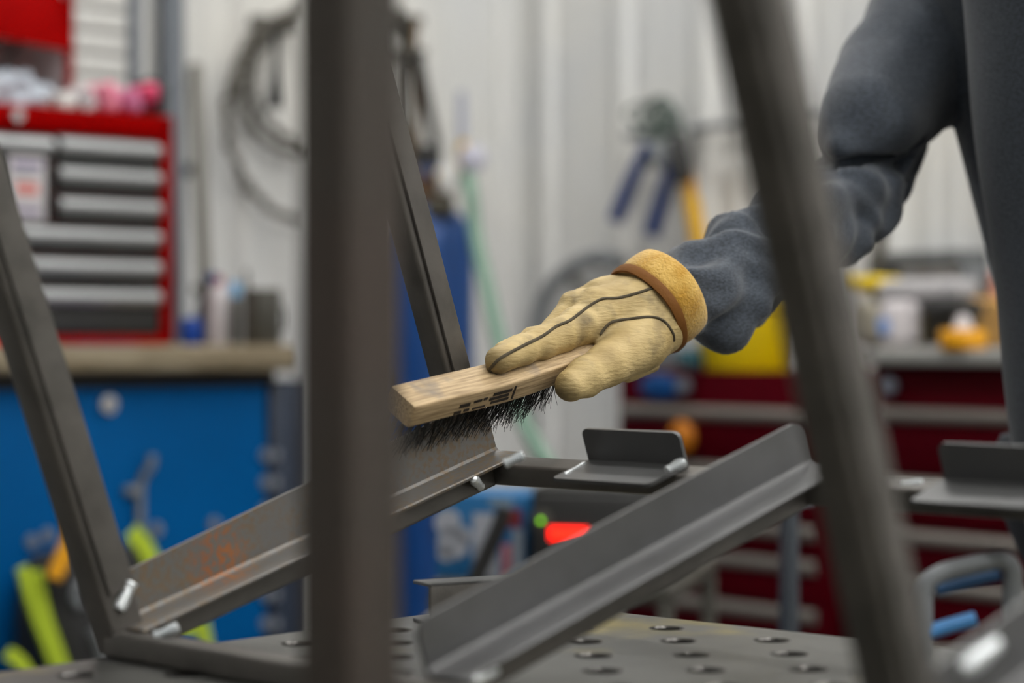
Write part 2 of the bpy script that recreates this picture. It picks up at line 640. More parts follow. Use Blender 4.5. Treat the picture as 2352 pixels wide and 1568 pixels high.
NB = RV.cross(B).normalized()                              # normal of the sloping shelf plane (up)
if NB.z < 0:
    NB = -NB
TW, TH = 0.025, 0.0185                                    # cross tube width and height
def line_tube(name, p0, p1, w, h, side, up_, m, r=0.003):
    return fpart(name, sweep(p0, p1, rsquare(w, h, r), side.normalized(), up_.normalized()), m)

def rail(p, length, m, LEG=0.0345, LEG1=None):
    """angle rail: leg stands along U behind the bend line, flange runs to the right-near"""
    th = 0.003
    FL = 0.031
    LEG1 = LEG1 or LEG
    # leg polygon in (along, up) with rounded top corners
    rr = 0.012
    poly = [(0, 0), (length, 0)]
    for q in range(7):
        a = math.radians(90 * q / 6)
        poly.append((length - rr + rr * math.cos(a), LEG1 - rr + rr * math.sin(a)))
    for q in range(7):
        a = math.radians(90 + 90 * q / 6)
        poly.append((rr + rr * math.cos(a), LEG - rr + rr * math.sin(a)))
    leg = fpart('angle_rail', prism(poly, p, RV, U, -B, th), m, 30)
    # flange, with an inside fillet along the bend
    sec = [(-th, 0.0), (0.0, 0.0035), (0.0012, 0.0012), (0.0035, 0.0), (FL, 0.0), (FL + 0.0008, -0.0008), (FL, -th), (0.0, -th), (-th, -th * 0.4)]
    fpart('flange', sweep(p, p + RV * length, sec, B, NB), m, 30, leg)
    return leg

def prism(poly, o, ax, ay, n, th):
    a = [Vector(o) + ax * x + ay * y for x, y in poly]
    b = [q + n * th for q in a]
    k = len(poly)
    # small chamfer on the visible rim so edges catch light
    return a + b, [tuple(range(k - 1, -1, -1)), tuple(range(k, 2 * k))] + [(i, (i + 1) % k, k + (i + 1) % k, k + i) for i in range(k)]

rail_m = M['plate']
M['rusty'] = None
def rusty_material():
    m = bpy.data.materials.new('rust_bloomed_steel')
    m.use_nodes = True
    nt = m.node_tree
    b = nt.nodes['Principled BSDF']
    tc = nt.nodes.new('ShaderNodeTexCoord')
    def noise(s, d=6):
        n = nt.nodes.new('ShaderNodeTexNoise')
        n.inputs['Scale'].default_value = s
        n.inputs['Detail'].default_value = d
        nt.links.new(tc.outputs['Object'], n.inputs['Vector'])
        return n
    def rng(n, a, bb):
        r = nt.nodes.new('ShaderNodeMapRange')
        r.inputs[1].default_value, r.inputs[2].default_value = a, bb
        nt.links.new(n.outputs[0], r.inputs[0])
        return r
    n1 = rng(noise(210), 0.44, 0.6)
    n2 = rng(noise(14, 3), 0.30, 0.5)
    mul = nt.nodes.new('ShaderNodeMath')
    mul.operation = 'MULTIPLY'
    nt.links.new(n1.outputs[0], mul.inputs[0])
    nt.links.new(n2.outputs[0], mul.inputs[1])
    geo = nt.nodes.new('ShaderNodeNewGeometry')
    vd = nt.nodes.new('ShaderNodeVectorMath')
    vd.operation = 'DISTANCE'
    vd.inputs[1].default_value = R0 + RV * 0.1 + U * 0.016
    nt.links.new(geo.outputs['Position'], vd.inputs[0])
    n3 = nt.nodes.new('ShaderNodeMapRange')
    n3.inputs[1].default_value, n3.inputs[2].default_value = 0.008, 0.034
    n3.inputs[3].default_value, n3.inputs[4].default_value = 1.0, 0.0
    nt.links.new(vd.outputs['Value'], n3.inputs[0])
    mx = nt.nodes.new('ShaderNodeMix')
    mx.data_type = 'RGBA'
    mx.inputs[6].default_value = (0.17, 0.165, 0.16, 1)
    mx.inputs[7].default_value = (0.15, 0.095, 0.035, 1)
    mul2 = nt.nodes.new('ShaderNodeMath')
    mul2.operation = 'MULTIPLY'
    mul2.inputs[1].default_value = 0.75
    nt.links.new(mul.outputs[0], mul2.inputs[0])
    nt.links.new(mul2.outputs[0], mx.inputs[0])
    mx2 = nt.nodes.new('ShaderNodeMix')
    mx2.data_type = 'RGBA'
    mx2.inputs[7].default_value = (0.33, 0.115, 0.03, 1)
    nt.links.new(mx.outputs[2], mx2.inputs[6])
    mul3 = nt.nodes.new('ShaderNodeMath')
    mul3.operation = 'MULTIPLY'
    nt.links.new(n3.outputs[0], mul3.inputs[0])
    nt.links.new(n1.outputs[0], mul3.inputs[1])
    nt.links.new(mul3.outputs[0], mx2.inputs[0])
    nt.links.new(mx2.outputs[2], b.inputs['Base Color'])
    inv = nt.nodes.new('ShaderNodeMapRange')
    inv.inputs[3].default_value, inv.inputs[4].default_value = 0.6, 0.1
    nt.links.new(mul.outputs[0], inv.inputs[0])
    nt.links.new(inv.outputs[0], b.inputs['Metallic'])
    b.inputs['Roughness'].default_value = 0.45
    return m
M['rusty'] = rusty_material()

# rails: left, right and one more beyond the right upright
RR0 = P(985, 1548, 1.295)
rail_left = rail(R0, RLEN, M['rusty'], 0.0345, 0.047)
rail_right = rail(RR0, (P(1868, 1062, 1.575) - RR0).length, M['plate'])
R30 = P(2150, 1700, 1.045)
rail_third = rail(R30, RLEN, M['plate'])
# cross tubes (front one rests on the table)
ftop = TZ + TH
def at_s(p, s):
    return p + B * s
fc = Vector((R0.x, R0.y, 0)) + B * 0.002
front0 = Vector((fc.x, fc.y, TZ + TH / 2 + 0.0005)) + Vector((0.0, 0.0, 0))
line_tube('front_tube', front0, front0 + B * 0.86, TW, TH, Vector((0.707, 0.707, 0)), Vector((0, 0, 1)), M['steel'])
REAR_L = R0 + RV * (RLEN - 0.014)
back0 = REAR_L - NB * (0.003 + TH / 2) - B * 0.02
line_tube('back_tube', back0, back0 + B * 0.86, TW, TH, NB.cross(B), NB, M['steel'])
# side tubes under the rails
for p, ln in ((R0, RLEN), (RR0, (P(1868, 1062, 1.575) - RR0).length), (R30, RLEN)):
    q0 = p + B * 0.007 - NB * (0.003 + 0.0095)
    line_tube('side_tube', q0 + RV * 0.026, q0 + RV * (ln - 0.026), 0.022, 0.0185, B, NB, M['steel'])
# uprights
UW = 0.0255
def upright(base, length, w=UW, m=None):
    u2 = B
    n2 = U.cross(B).normalized()
    u3 = n2.cross(U).normalized()
    o = line_tube('upright', base, base + U * length, w, w, u3, n2, m or M['steel'], 0.004)
    back = n2 if n2.y > 0 else -n2
    side = u3 if u3.dot(B) > 0 else -u3
    q = base + side * (w / 2 + 0.0016) + back * 0.0026 + U * 0.045
    fpart('facing_strip', sweep(q, q + U * (length - 0.048), rsquare(0.0034, w - 0.0066, 0.0008), side, back), M['steel'], 40, o)
    return o
def along(p, d):
    """shift p along U so its depth becomes d"""
    return p + U * ((d - p.y) / U.y)
# left upright stands at the left front corner, behind-left of the rail
lu = P(284, 1480, 1.525)
upright(Vector((lu.x, lu.y, TZ + 0.006)), 0.75, 0.0285)
mu = P(1064, 985, 1.83)
upright(mu - U * 0.05, 0.8)
ru = P(2066, 1620, 1.03)
upright(ru - U * 0.044, 0.7, 0.026)
# back legs that carry the raised side of the frame
for s in (0.62,):
    q = back0 + B * s
    line_tube('leg', Vector((q.x, q.y, TZ)), q, UW, UW, B, Vector((0.707, 0.707, 0)), M['steel'], 0.004)
q = R0 + RV * (RLEN * 0.55) + B * 0.016 - NB * 0.012
line_tube('leg', Vector((q.x, q.y, TZ)), q, 0.02, 0.02, B, Vector((0.707, 0.707, 0)), M['steel'], 0.003)

# bent tabs on the back tube
def tab(px0, px1):
    def s_at(px):
        k = (px - 1176.0) / FPX
        # x + s*bx = k*(y + s*by)
        p = REAR_L
        return (k * p.y - p.x) / (B.x - k * B.y)
    s0, s1 = s_at(px0), s_at(px1)
    ln = s1 - s0
    o = REAR_L + B * s0 + NB * 0.0005 + RV * 0.002
    th = 0.003
    H, rr = 0.0265, 0.006
    poly = [(0, 0), (ln, 0)]
    for q in range(6):
        a = math.radians(90 * q / 5)
        poly.append((ln - rr + rr * math.cos(a), H - rr + rr * math.sin(a)))
    for q in range(6):
        a = math.radians(90 + 90 * q / 5)
        poly.append((rr + rr * math.cos(a), H - rr + rr * math.sin(a)))
    t = fpart('shelf_tab', prism(poly, o, B, U, RV, th), M['plate'], 30)
    W, r2 = 0.046, 0.006
    poly = [(0, 0.003), (0, -W + r2)]
    for q in range(5):
        a = math.radians(180 + 90 * q / 4)
        poly.append((r2 + r2 * math.cos(a), -W + r2 + r2 * math.sin(a)))
    for q in range(5):
        a = math.radians(270 + 90 * q / 4)
        poly.append((ln - r2 + r2 * math.cos(a), -W + r2 + r2 * math.sin(a)))
    poly += [(ln, -W + r2), (ln, 0.003)]
    seen = []
    for c in poly:
        if not seen or (abs(c[0] - seen[-1][0]) + abs(c[1] - seen[-1][1])) > 1e-6:
            seen.append(c)
    fpart('tab_foot', prism(seen, o, B, RV, -NB, th), M['plate'], 30, t)
    return t
tab(1348, 1572)
tab(2165, 2440)

FR_BVH = BVHTree.FromPolygons(FR_V, FR_F)
def weld(px0, py0, px1, py1, r, n=9, amp=0.3):
    cpt = Vector((0, 0, CAMZ))
    ends = []
    for (px, py) in ((px0, py0), (px1, py1)):
        d = (P(px, py, 1.0) - cpt).normalized()
        h = FR_BVH.ray_cast(cpt, d)
        ends.append(h[0] if h[0] is not None else P(px, py, 1.6))
    a, b = ends
    if abs(a.y - b.y) > 0.05:
        dm = min(a.y, b.y)
        a, b = P(px0, py0, dm), P(px1, py1, dm)
    ln = (b - a).length
    pts, rs = [], []
    m = n * 6
    for i in range(m + 1):
        t = i / m
        pts.append(a.lerp(b, t))
        e = min(1.0, math.sqrt(max(0.0, 1 - (max(0, abs(2 * t - 1) - 0.86) / 0.14) ** 2)) + 0.05)
        ph = (t * n) % 1.0
        rs.append(r * e * (1 + amp * (ph - 0.5)) * (1 + 0.12 * math.sin(7.1 * t + px0)))
    v, f = tube(pts, rs, 12)
    return fpart('weld_bead', (v, f), M['weld'], 50)
weld(304, 1334, 272, 1400, 0.0046)
weld(354, 1462, 410, 1439, 0.0036)
weld(1158, 1066, 1204, 1044, 0.0036)
weld(1530, 1083, 1572, 1061, 0.0042, amp=0.3)
weld(1086, 1098, 1104, 1118, 0.0038, 3)
weld(1296, 1090, 1346, 1062, 0.0015)
weld(1085, 1562, 1140, 1540, 0.0036)
weld(2204, 1540, 2290, 1476, 0.0046)
weld(2070, 1112, 2120, 1107, 0.0022)

# tall post close to the camera
pp = P(806, 784, 0.95)
post = empty('steel_post', (pp.x, pp.y, TZ))
tag(post, 'tall dark brown square steel post standing closest to the camera', 'steel post')
pv, pf = sweep((0, 0, 0.004), (-0.002, 0, 0.75), rsquare(0.0345, 0.0345, 0.005), Vector((math.cos(-0.72), math.sin(-0.72), 0)), Vector((-math.sin(-0.72), math.cos(-0.72), 0)))
mesh_obj('tube_wall', pv, pf, M['post'], post, 40)
box('foot_plate', -0.04, 0.04, -0.04, 0.04, 0.0, 0.006, M['post'], post, 0.001)

# little channel offcut on the table behind the right rail
d0 = HT * FPX / (1432 - 784)
oc = P(1050, 1432, d0)
off = empty('steel_offcut', (oc.x, oc.y, TZ), math.radians(28))
tag(off, 'short grey steel channel offcut standing on the table behind the middle rail', 'steel offcut')
hh = (1432 - 1336) * d0 / FPX
box('web', -0.025, 0.06, -0.0035, 0.0, 0.0, hh, M['steel'], off, 0.001)
box('lip', -0.025, 0.06, -0.0035, 0.03, hh - 0.003, hh, M['plate'], off, 0.001)
box('flange', -0.025, 0.06, 0.0, 0.03, 0.0, 0.003, M['plate'], off, 0.001)

# bar clamp at the right
cd = 1.42
ck = P(2215, 1380, cd)
cl = empty('bar_clamp', (ck.x, ck.y, TZ))
tag(cl, 'bent grey steel bar clamp with a blue underside behind the right upright', 'clamp')
pts = smooth_pts([P(2122, 784 + HT * FPX / cd - 3, cd), P(2120, 1420, cd), P(2124, 1352, cd), P(2160, 1318, cd), P(2230, 1298, cd), P(2295, 1286, cd), P(2322, 1304, cd), P(2326, 1350, cd),
                  P(2326, 784 + HT * FPX / cd - 3, cd)], 6)
v, f = tube(pts, 0.0068, 10)
mesh_obj('bar', v, f, M['greyplastic'], cl, 60, True)
pts = smooth_pts([P(2150, 1352, cd), P(2220, 1333, cd), P(2295, 1316, cd)], 5)
v, f = tube(pts, 0.0055, 10)
mesh_obj('blue_pad', v, f, mat('clamp_blue', rgb(30, 72, 112), 0.45), cl, 60, True)
v, f = tube(smooth_pts([P(2135, 1452, cd), P(2170, 1440, cd), P(2240, 1420, cd)], 4), 0.005, 10)
mesh_obj('blue_jaw', v, f, mat('clamp_light_blue', rgb(80, 150, 215), 0.4), cl, 60, True)

# ------------------------------------------------------------------ wire brush
PHI = math.radians(48)
guide = smooth_pts([tuple(P(958, 934, 1.685)), tuple(P(1045, 912, 1.715)), tuple(P(1121, 894, 1.742)), tuple(P(1189, 876, 1.766)), tuple(P(1249, 856, 1.788)),
                    tuple(P(1300, 836, 1.808)), tuple(P(1360, 806, 1.835)), tuple(P(1425, 770, 1.862)), tuple(P(1470, 750, 1.88))], 6)
NTOP = Vector((0.0, -math.sin(PHI), math.cos(PHI)))
brush = empty('wire_brush', guide[0])
tag(brush, 'wooden wire brush held in the gloved hand, scrubbing the rear rail', 'brush')
BW, BT = 0.0305, 0.0215
vs, fs = [], []
n = len(guide)
secs = []
BAX = []
for i, g in enumerate(guide):
    g = Vector(g)
    t = (Vector(guide[min(i + 1, n - 1)]) - Vector(guide[max(i - 1, 0)])).normalized()
    nt_ = (NTOP - t * NTOP.dot(t)).normalized()
    nn = t.cross(nt_).normalized()                      # towards the camera and down
    if nn.y > 0:
        nn = -nn
    s = i / (n - 1)
    ww = BW * (1 - 0.25 * max(0, (s - 0.55) / 0.45))
    tt = BT * (1 - 0.12 * max(0, (s - 0.5) / 0.5))
    sh = 1.0
    c = g - nn * ww / 2 - nt_ * tt / 2
    BAX.append((g, t, nt_, nn, ww, tt))
    secs.append([c + nn * a * sh + nt_ * b * sh for a, b in rsquare(ww, tt, 0.0022, 3)])
k = len(secs[0])
t0 = BAX[0][1]
cen = sum(secs[0], Vector()) / k
secs = [[cen + (q - cen) * 0.93 - t0 * 0.0015 for q in secs[0]]] + secs
for s in secs:
    vs += s
for i in range(len(secs) - 1):
    for q in range(k):
        q2 = (q + 1) % k
        fs.append((i * k + q, i * k + q2, (i + 1) * k + q2, (i + 1) * k + q))
fs.append(tuple(range(k - 1, -1, -1)))
fs.append(tuple(range((len(secs) - 1) * k, len(secs) * k)))
def wood_brush_material():
    m = bpy.data.materials.new('worn_beech_handle')
    m.use_nodes = True
    nt = m.node_tree
    b = nt.nodes['Principled BSDF']
    tc = nt.nodes.new('ShaderNodeTexCoord')
    m0 = nt.nodes.new('ShaderNodeMapping')
    m0.inputs['Rotation'].default_value = (Vector(guide[20]) - Vector(guide[0])).rotation_difference(Vector((1, 0, 0))).to_euler()
    nt.links.new(tc.outputs['Object'], m0.inputs[0])
    mp = nt.nodes.new('ShaderNodeMapping')
    mp.inputs['Scale'].default_value = (14, 260, 260)
    nt.links.new(m0.outputs[0], mp.inputs[0])
    n1 = nt.nodes.new('ShaderNodeTexNoise')
    n1.inputs['Scale'].default_value = 2.0
    n1.inputs['Detail'].default_value = 6
    nt.links.new(mp.outputs[0], n1.inputs['Vector'])
    cr = nt.nodes.new('ShaderNodeValToRGB')
    cr.color_ramp.elements[0].position = 0.3
    cr.color_ramp.elements[0].color = rgb(142, 118, 84)
    cr.color_ramp.elements[1].position = 0.68
    cr.color_ramp.elements[1].color = rgb(206, 180, 140)
    nt.links.new(n1.outputs[0], cr.inputs[0])
    n2 = nt.nodes.new('ShaderNodeTexNoise')
    n2.inputs['Scale'].default_value = 34
    n2.inputs['Detail'].default_value = 3
    nt.links.new(tc.outputs['Object'], n2.inputs['Vector'])
    r = nt.nodes.new('ShaderNodeMapRange')
    r.inputs[1].default_value, r.inputs[2].default_value = 0.58, 0.72
    r.inputs[4].default_value = 0.75
    nt.links.new(n2.outputs[0], r.inputs[0])
    mx = nt.nodes.new('ShaderNodeMix')
    mx.data_type = 'RGBA'
    nt.links.new(r.outputs[0], mx.inputs[0])
    nt.links.new(cr.outputs[0], mx.inputs[6])
    mx.inputs[7].default_value = rgb(120, 112, 104)
    nt.links.new(mx.outputs[2], b.inputs['Base Color'])
    b.inputs['Roughness'].default_value = 0.6
    bp = nt.nodes.new('ShaderNodeBump')
    bp.inputs['Strength'].default_value = 0.15
    bp.inputs['Distance'].default_value = 0.001
    nt.links.new(n1.outputs[0], bp.inputs['Height'])
    nt.links.new(bp.outputs[0], b.inputs['Normal'])
    return m
handle = mesh_obj('handle', vs, fs, wood_brush_material(), brush, 40, True)
# black stamp on the near side of the block
def near_face(s_px, v):
    """point on the near side: s_px photo x of the top near edge, v 0..1 down the side"""
    best = min(range(len(BAX)), key=lambda i: abs(1176 + BAX[i][0].x / BAX[i][0].y * FPX - s_px))
    i2 = min(best + 1, len(BAX) - 1)
    i1 = max(best - 1, 0)
    xs = [1176 + BAX[j][0].x / BAX[j][0].y * FPX for j in (i1, i2)]
    tt = (s_px - xs[0]) / (xs[1] - xs[0])
    g = BAX[i1][0].lerp(BAX[i2][0], tt)
    _, t, nt_, nn, w_, th_ = BAX[best]
    return g - nt_ * (th_ * v) + nn * 0.0005
svs, sfs = [], []
def stamp(x0, x1, v0, v1):
    i = len(svs)
    q = [near_face(x0, v1), near_face(x1, v1), near_face(x1, v0), near_face(x0, v0)]
    inn = BAX[10][3] * 0.0007
    svs.extend(q + [p - inn for p in q])
    sfs.extend([(i, i + 1, i + 2, i + 3), (i, i + 4, i + 5, i + 1), (i + 1, i + 5, i + 6, i + 2), (i + 2, i + 6, i + 7, i + 3), (i + 3, i + 7, i + 4, i)])
for a in ((1140, 1182, 0.28, 0.42), (1134, 1178, 0.48, 0.62), (1140, 1180, 0.68, 0.8), (1187, 1191, 0.2, 0.84), (1120, 1128, 0.4, 0.52), (1098, 1116, 0.42, 0.54),
          (1066, 1090, 0.46, 0.62), (1058, 1074, 0.76, 0.9), (1080, 1092, 0.74, 0.86), (1100, 1128, 0.78, 0.86)):
    stamp(*a)
mesh_obj('stamp_print', svs, sfs, mat('black_ink', rgb(44, 34, 24), 0.7), handle, None, True)
# steel bristles
bv, bf = [], []
rnd = random.Random(3)
for ti in range(22):
    for row in range(4):
        s = 0.02 + ti * 0.0285
        fi = s * (len(BAX) - 1)
        i0 = int(fi)
        g = BAX[i0][0].lerp(BAX[min(i0 + 1, len(BAX) - 1)][0], fi - i0)
        _, t, nt_, nn, w_, th_ = BAX[i0]
        root = g - nt_ * (th_ - 0.001) - nn * (0.0035 + row * (w_ - 0.007) / 3)
        for wi in range(13):
            a = rnd.random() * 6.283
            rr = 0.0014 * math.sqrt(rnd.random())
            p0 = root + t * rr * math.cos(a) + nn * rr * math.sin(a)
            ln = 0.030 + rnd.uniform(-0.004, 0.003) - 0.010 * max(0, (ti - 15) / 7)
            bend = t * rnd.gauss(-0.004, 0.0035) + nn * rnd.gauss(0.0, 0.003)
            p1 = p0 - nt_ * ln * 0.55 + bend * 0.3
            p2 = p0 - nt_ * ln + bend * 1.2 + t * (rnd.gauss(0, 0.0015))
            rad = 0.00021
            base = len(bv)
            for q in (p0, p1, p2):
                for kk in range(3):
                    aa = kk * 2.0944
                    bv.append(q + (t * math.cos(aa) + nn * math.sin(aa)) * rad)
            for l in (0, 1):
                for kk in range(3):
                    k2 = (kk + 1) % 3
                    bf.append((base + l * 3 + kk, base + l * 3 + k2, base + l * 3 + 3 + k2, base + l * 3 + 3 + kk))
br = mesh_obj('bristles', bv, bf, mat('steel_wire', (0.11, 0.11, 0.11, 1), 0.3, 0.8), brush, None, True)
tag(br, kind='stuff')

# ------------------------------------------------------------------ person: glove, shirt, trousers, head
person = empty('person', (0.76, 2.38, 0))
tag(person, 'person in a grey long-sleeved shirt and tan leather glove leaning over to brush the frame', 'person')

def px(x, y, d, r):
    return tuple(P(x, y, d)), r * d / FPX

def glove_field(p):
    d = None
    def add(c, k):
        nonlocal d
        d = c if d is None else smin(d, c, k)
    def seg(a, b, k):
        (pa, ra), (pb, rb) = px(*a), px(*b)
        add(cone(p, pa, pb, ra, rb), k)
    # back of the hand from wrist to knuckles (two strands give it width in depth)
    seg((1535, 712, 1.905, 76), (1475, 718, 1.893, 82), 0.01)
    seg((1475, 718, 1.893, 80), (1372, 718, 1.868, 62), 0.012)
    seg((1490, 700, 1.915, 72), (1395, 696, 1.905, 60), 0.012)
    seg((1420, 690, 1.918, 52), (1340, 706, 1.915, 44), 0.012)
    seg((1440, 700, 1.935, 50), (1350, 716, 1.94, 42), 0.012)
    # index
    seg((1372, 735, 1.862, 54), (1325, 750, 1.845, 44), 0.008)
    seg((1325, 750, 1.845, 45), (1288, 768, 1.828, 39), 0.006)
    seg((1288, 768, 1.828, 40), (1240, 789, 1.808, 38), 0.004)
    seg((1240, 789, 1.808, 36), (1200, 805, 1.79, 33), 0.004)
    seg((1200, 805, 1.79, 35), (1146, 826, 1.768, 32), 0.004)
    # middle
    seg((1342, 706, 1.885, 46), (1322, 708, 1.878, 44), 0.006)
    seg((1322, 710, 1.878, 40), (1262, 765, 1.852, 29), 0.003)
    seg((1262, 768, 1.852, 28), (1222, 778, 1.836, 29), 0.002)
    seg((1222, 782, 1.836, 27), (1190, 796, 1.825, 27), 0.002)
    seg((1190, 796, 1.825, 28), (1158, 810, 1.812, 26), 0.002)
    # ring and little finger wrap the far side of the handle
    seg((1345, 715, 1.92, 40), (1270, 772, 1.91, 33), 0.004)
    seg((1270, 772, 1.91, 32), (1235, 830, 1.885, 28), 0.004)
    seg((1355, 728, 1.945, 36), (1305, 782, 1.935, 30), 0.004)
    seg((1305, 782, 1.935, 30), (1290, 842, 1.905, 27), 0.004)
    # heel of the palm and thumb
    seg((1500, 752, 1.893, 74), (1462, 788, 1.868, 68), 0.010)
    seg((1468, 786, 1.868, 66), (1392, 838, 1.828, 49), 0.008)
    seg((1392, 838, 1.828, 47), (1345, 866, 1.808, 44), 0.005)
    seg((1345, 866, 1.808, 44), (1312, 886, 1.795, 38), 0.005)
    seg((1500, 838, 1.90, 16), (1440, 866, 1.885, 15), 0.003)
    # soft leather folds
    q = p.astype(np.float64)
    w = (np.sin(q[:, 0] * 210 + q[:, 2] * 150 + 3 * np.sin(q[:, 2] * 60)) * np.sin(q[:, 2] * 95 + q[:, 1] * 70 + 1.3)) * 0.0004
    w += np.sin(q[:, 0] * 75 - q[:, 2] * 110 + q[:, 1] * 50) * 0.0005
    return d + w.astype(np.float32)

gv, gf = implicit(glove_field, (-0.05, 1.72, 0.92), (0.19, 2.02, 1.1), 0.0017)
def leather_material():
    m = bpy.data.materials.new('tan_leather_glove')
    m.use_nodes = True
    nt = m.node_tree
    b = nt.nodes['Principled BSDF']
    tc = nt.nodes.new('ShaderNodeTexCoord')
    def noise(s, d, st=(1, 1, 1), rot=(0, 0, 0)):
        mp = nt.nodes.new('ShaderNodeMapping')
        mp.inputs['Scale'].default_value = st
        mp.inputs['Rotation'].default_value = rot
        nt.links.new(tc.outputs['Object'], mp.inputs[0])
        n = nt.nodes.new('ShaderNodeTexNoise')
        n.inputs['Scale'].default_value = s
        n.inputs['Detail'].default_value = d
        nt.links.new(mp.outputs[0], n.inputs['Vector'])
        return n
    n1 = noise(26, 6)
    cr = nt.nodes.new('ShaderNodeValToRGB')
    cr.color_ramp.elements[0].position = 0.34
    cr.color_ramp.elements[0].color = rgb(172, 148, 96)
    cr.color_ramp.elements[1].position = 0.62
    cr.color_ramp.elements[1].color = rgb(206, 182, 128)
    nt.links.new(n1.outputs[0], cr.inputs[0])
    n2 = noise(42, 5)
    r = nt.nodes.new('ShaderNodeMapRange')
    r.inputs[1].default_value, r.inputs[2].default_value = 0.54, 0.72
    r.inputs[4].default_value = 0.6
    nt.links.new(n2.outputs[0], r.inputs[0])
    mx = nt.nodes.new('ShaderNodeMix')
    mx.data_type = 'RGBA'
    nt.links.new(r.outputs[0], mx.inputs[0])
    nt.links.new(cr.outputs[0], mx.inputs[6])
    mx.inputs[7].default_value = rgb(96, 84, 60)
    # grime rubbed into the finger and thumb tips
    geo = nt.nodes.new('ShaderNodeNewGeometry')
    last = mx
    for tip, rad in ((P(1125, 845, 1.76), 0.026), (P(1288, 905, 1.79), 0.018), (P(1190, 842, 1.785), 0.016), (P(1250, 820, 1.8), 0.014), (P(1380, 770, 1.84), 0.014), (P(1345, 735, 1.83), 0.012)):
        vm = nt.nodes.new('ShaderNodeVectorMath')
        vm.operation = 'DISTANCE'
        vm.inputs[1].default_value = tip
        nt.links.new(geo.outputs['Position'], vm.inputs[0])
        rr = nt.nodes.new('ShaderNodeMapRange')
        rr.inputs[1].default_value, rr.inputs[2].default_value = rad * 0.3, rad
        rr.inputs[3].default_value, rr.inputs[4].default_value = 1.0, 0.0
        nt.links.new(vm.outputs['Value'], rr.inputs[0])
        mu_ = nt.nodes.new('ShaderNodeMath')
        mu_.operation = 'MULTIPLY'
        nt.links.new(rr.outputs[0], mu_.inputs[0])
        nt.links.new(n2.outputs[0], mu_.inputs[1])
        m3 = nt.nodes.new('ShaderNodeMix')
        m3.data_type = 'RGBA'
        nt.links.new(mu_.outputs[0], m3.inputs[0])
        nt.links.new(last.outputs[2], m3.inputs[6])
        m3.inputs[7].default_value = rgb(62, 52, 36)
        last = m3
    nt.links.new(last.outputs[2], b.inputs['Base Color'])
    b.inputs['Roughness'].default_value = 0.62
    nb = noise(3.0, 5, (28, 40, 130), (0, math.radians(8), 0))
    bp = nt.nodes.new('ShaderNodeBump')
    bp.inputs['Strength'].default_value = 0.55
    bp.inputs['Distance'].default_value = 0.002
    nt.links.new(nb.outputs[0], bp.inputs['Height'])
    nt.links.new(bp.outputs[0], b.inputs['Normal'])
    return m
glove = mesh_obj('work_glove', gv, gf, leather_material(), person, 180, True)
glove['label'] = 'tan leather work glove with dark seams and golden cuff'
GB = BVHTree.FromPolygons([Vector(v) for v in gv], gf.tolist())
def on_glove(x, y):
    c = Vector((0, 0, CAMZ))
    d = (P(x, y, 1.0) - c).normalized()
    h = GB.ray_cast(c, d)
    return h[0] if h[0] is not None else None
def seam(ctrl, r=0.0015):
    pts = [on_glove(x, y) for x, y in smooth_pts(ctrl, 10)]
    pts = [p for p in pts if p is not None]
    if len(pts) < 4:
        return None
    # keep the seam on one sheet
    out = [pts[0]]
    for p in pts[1:]:
        if (p - out[-1]).length < 0.02:
            out.append(p)
    v, f = tube(out, r, 6)
    return mesh_obj('seam', v, f, mat('dark_seam_thread', rgb(74, 65, 47), 0.8), glove, 60, True)
seam([(1126, 846), (1150, 822), (1203, 793), (1245, 772), (1277, 750), (1310, 735), (1350, 705), (1382, 687), (1420, 684), (1460, 674), (1502, 660)])
seam([(1378, 768), (1392, 750), (1410, 738), (1450, 732), (1495, 728), (1525, 738), (1545, 765), (1548, 782)])
seam([(1124, 848), (1132, 856), (1146, 860)], 0.0013)

# cuff: flared golden suede band with a brown binding
CA = Vector((0.72, 0.40, 0.56)).normalized()
CC = P(1490, 708, 1.905)
def ring(center, rad, wob=0.0, seed=0.0, seg=64):
    u = CA.orthogonal().normalized()
    w = CA.cross(u)
    out = []
    for q in range(seg):
        a = 2 * math.pi * q / seg
        rr = rad * (1 + wob * math.sin(3 * a + seed) + 0.6 * wob * math.sin(5 * a + 2 * seed))
        out.append(center + (u * math.cos(a) + w * math.sin(a)) * rr)
    return out
def band(rings, close=True):
    seg = len(rings[0])
    v = [p for r in rings for p in r]
    f = []
    nr = len(rings)
    for i in range(nr if close else nr - 1):
        j = (i + 1) % nr
        for q in range(seg):
            q2 = (q + 1) % seg
            f.append((i * seg + q, i * seg + q2, j * seg + q2, j * seg + q))
    return v, f
prof = [(0.000, 0.0415), (0.001, 0.0440), (0.008, 0.0452), (0.016, 0.0458), (0.024, 0.0452), (0.030, 0.0440), (0.0315, 0.0425), (0.029, 0.0405), (0.015, 0.0415)]
v, f = band([ring(CC + CA * z, r, 0.018, 1.2 + 18 * z) for z, r in prof])
cuff = mesh_obj('cuff', v, f, mat('golden_suede_cuff', rgb(216, 176, 90), 0.85, col2=rgb(190, 142, 40), scale=45, amount=(0.42, 0.66), bump=0.8, bscale=420, sheen=0.3), glove, 60, True)
prof = [(-0.0055, 0.0425), (-0.0060, 0.0450), (-0.002, 0.0466), (0.0025, 0.0464), (0.003, 0.0440), (0.001, 0.0415)]
v, f = band([ring(CC + CA * z, r, 0.018, 1.2 + 18 * z) for z, r in prof])
mesh_obj('cuff_binding', v, f, mat('brown_leather_binding', rgb(122, 74, 8), 0.75, bump=0.2, bscale=300), glove, 60, True)

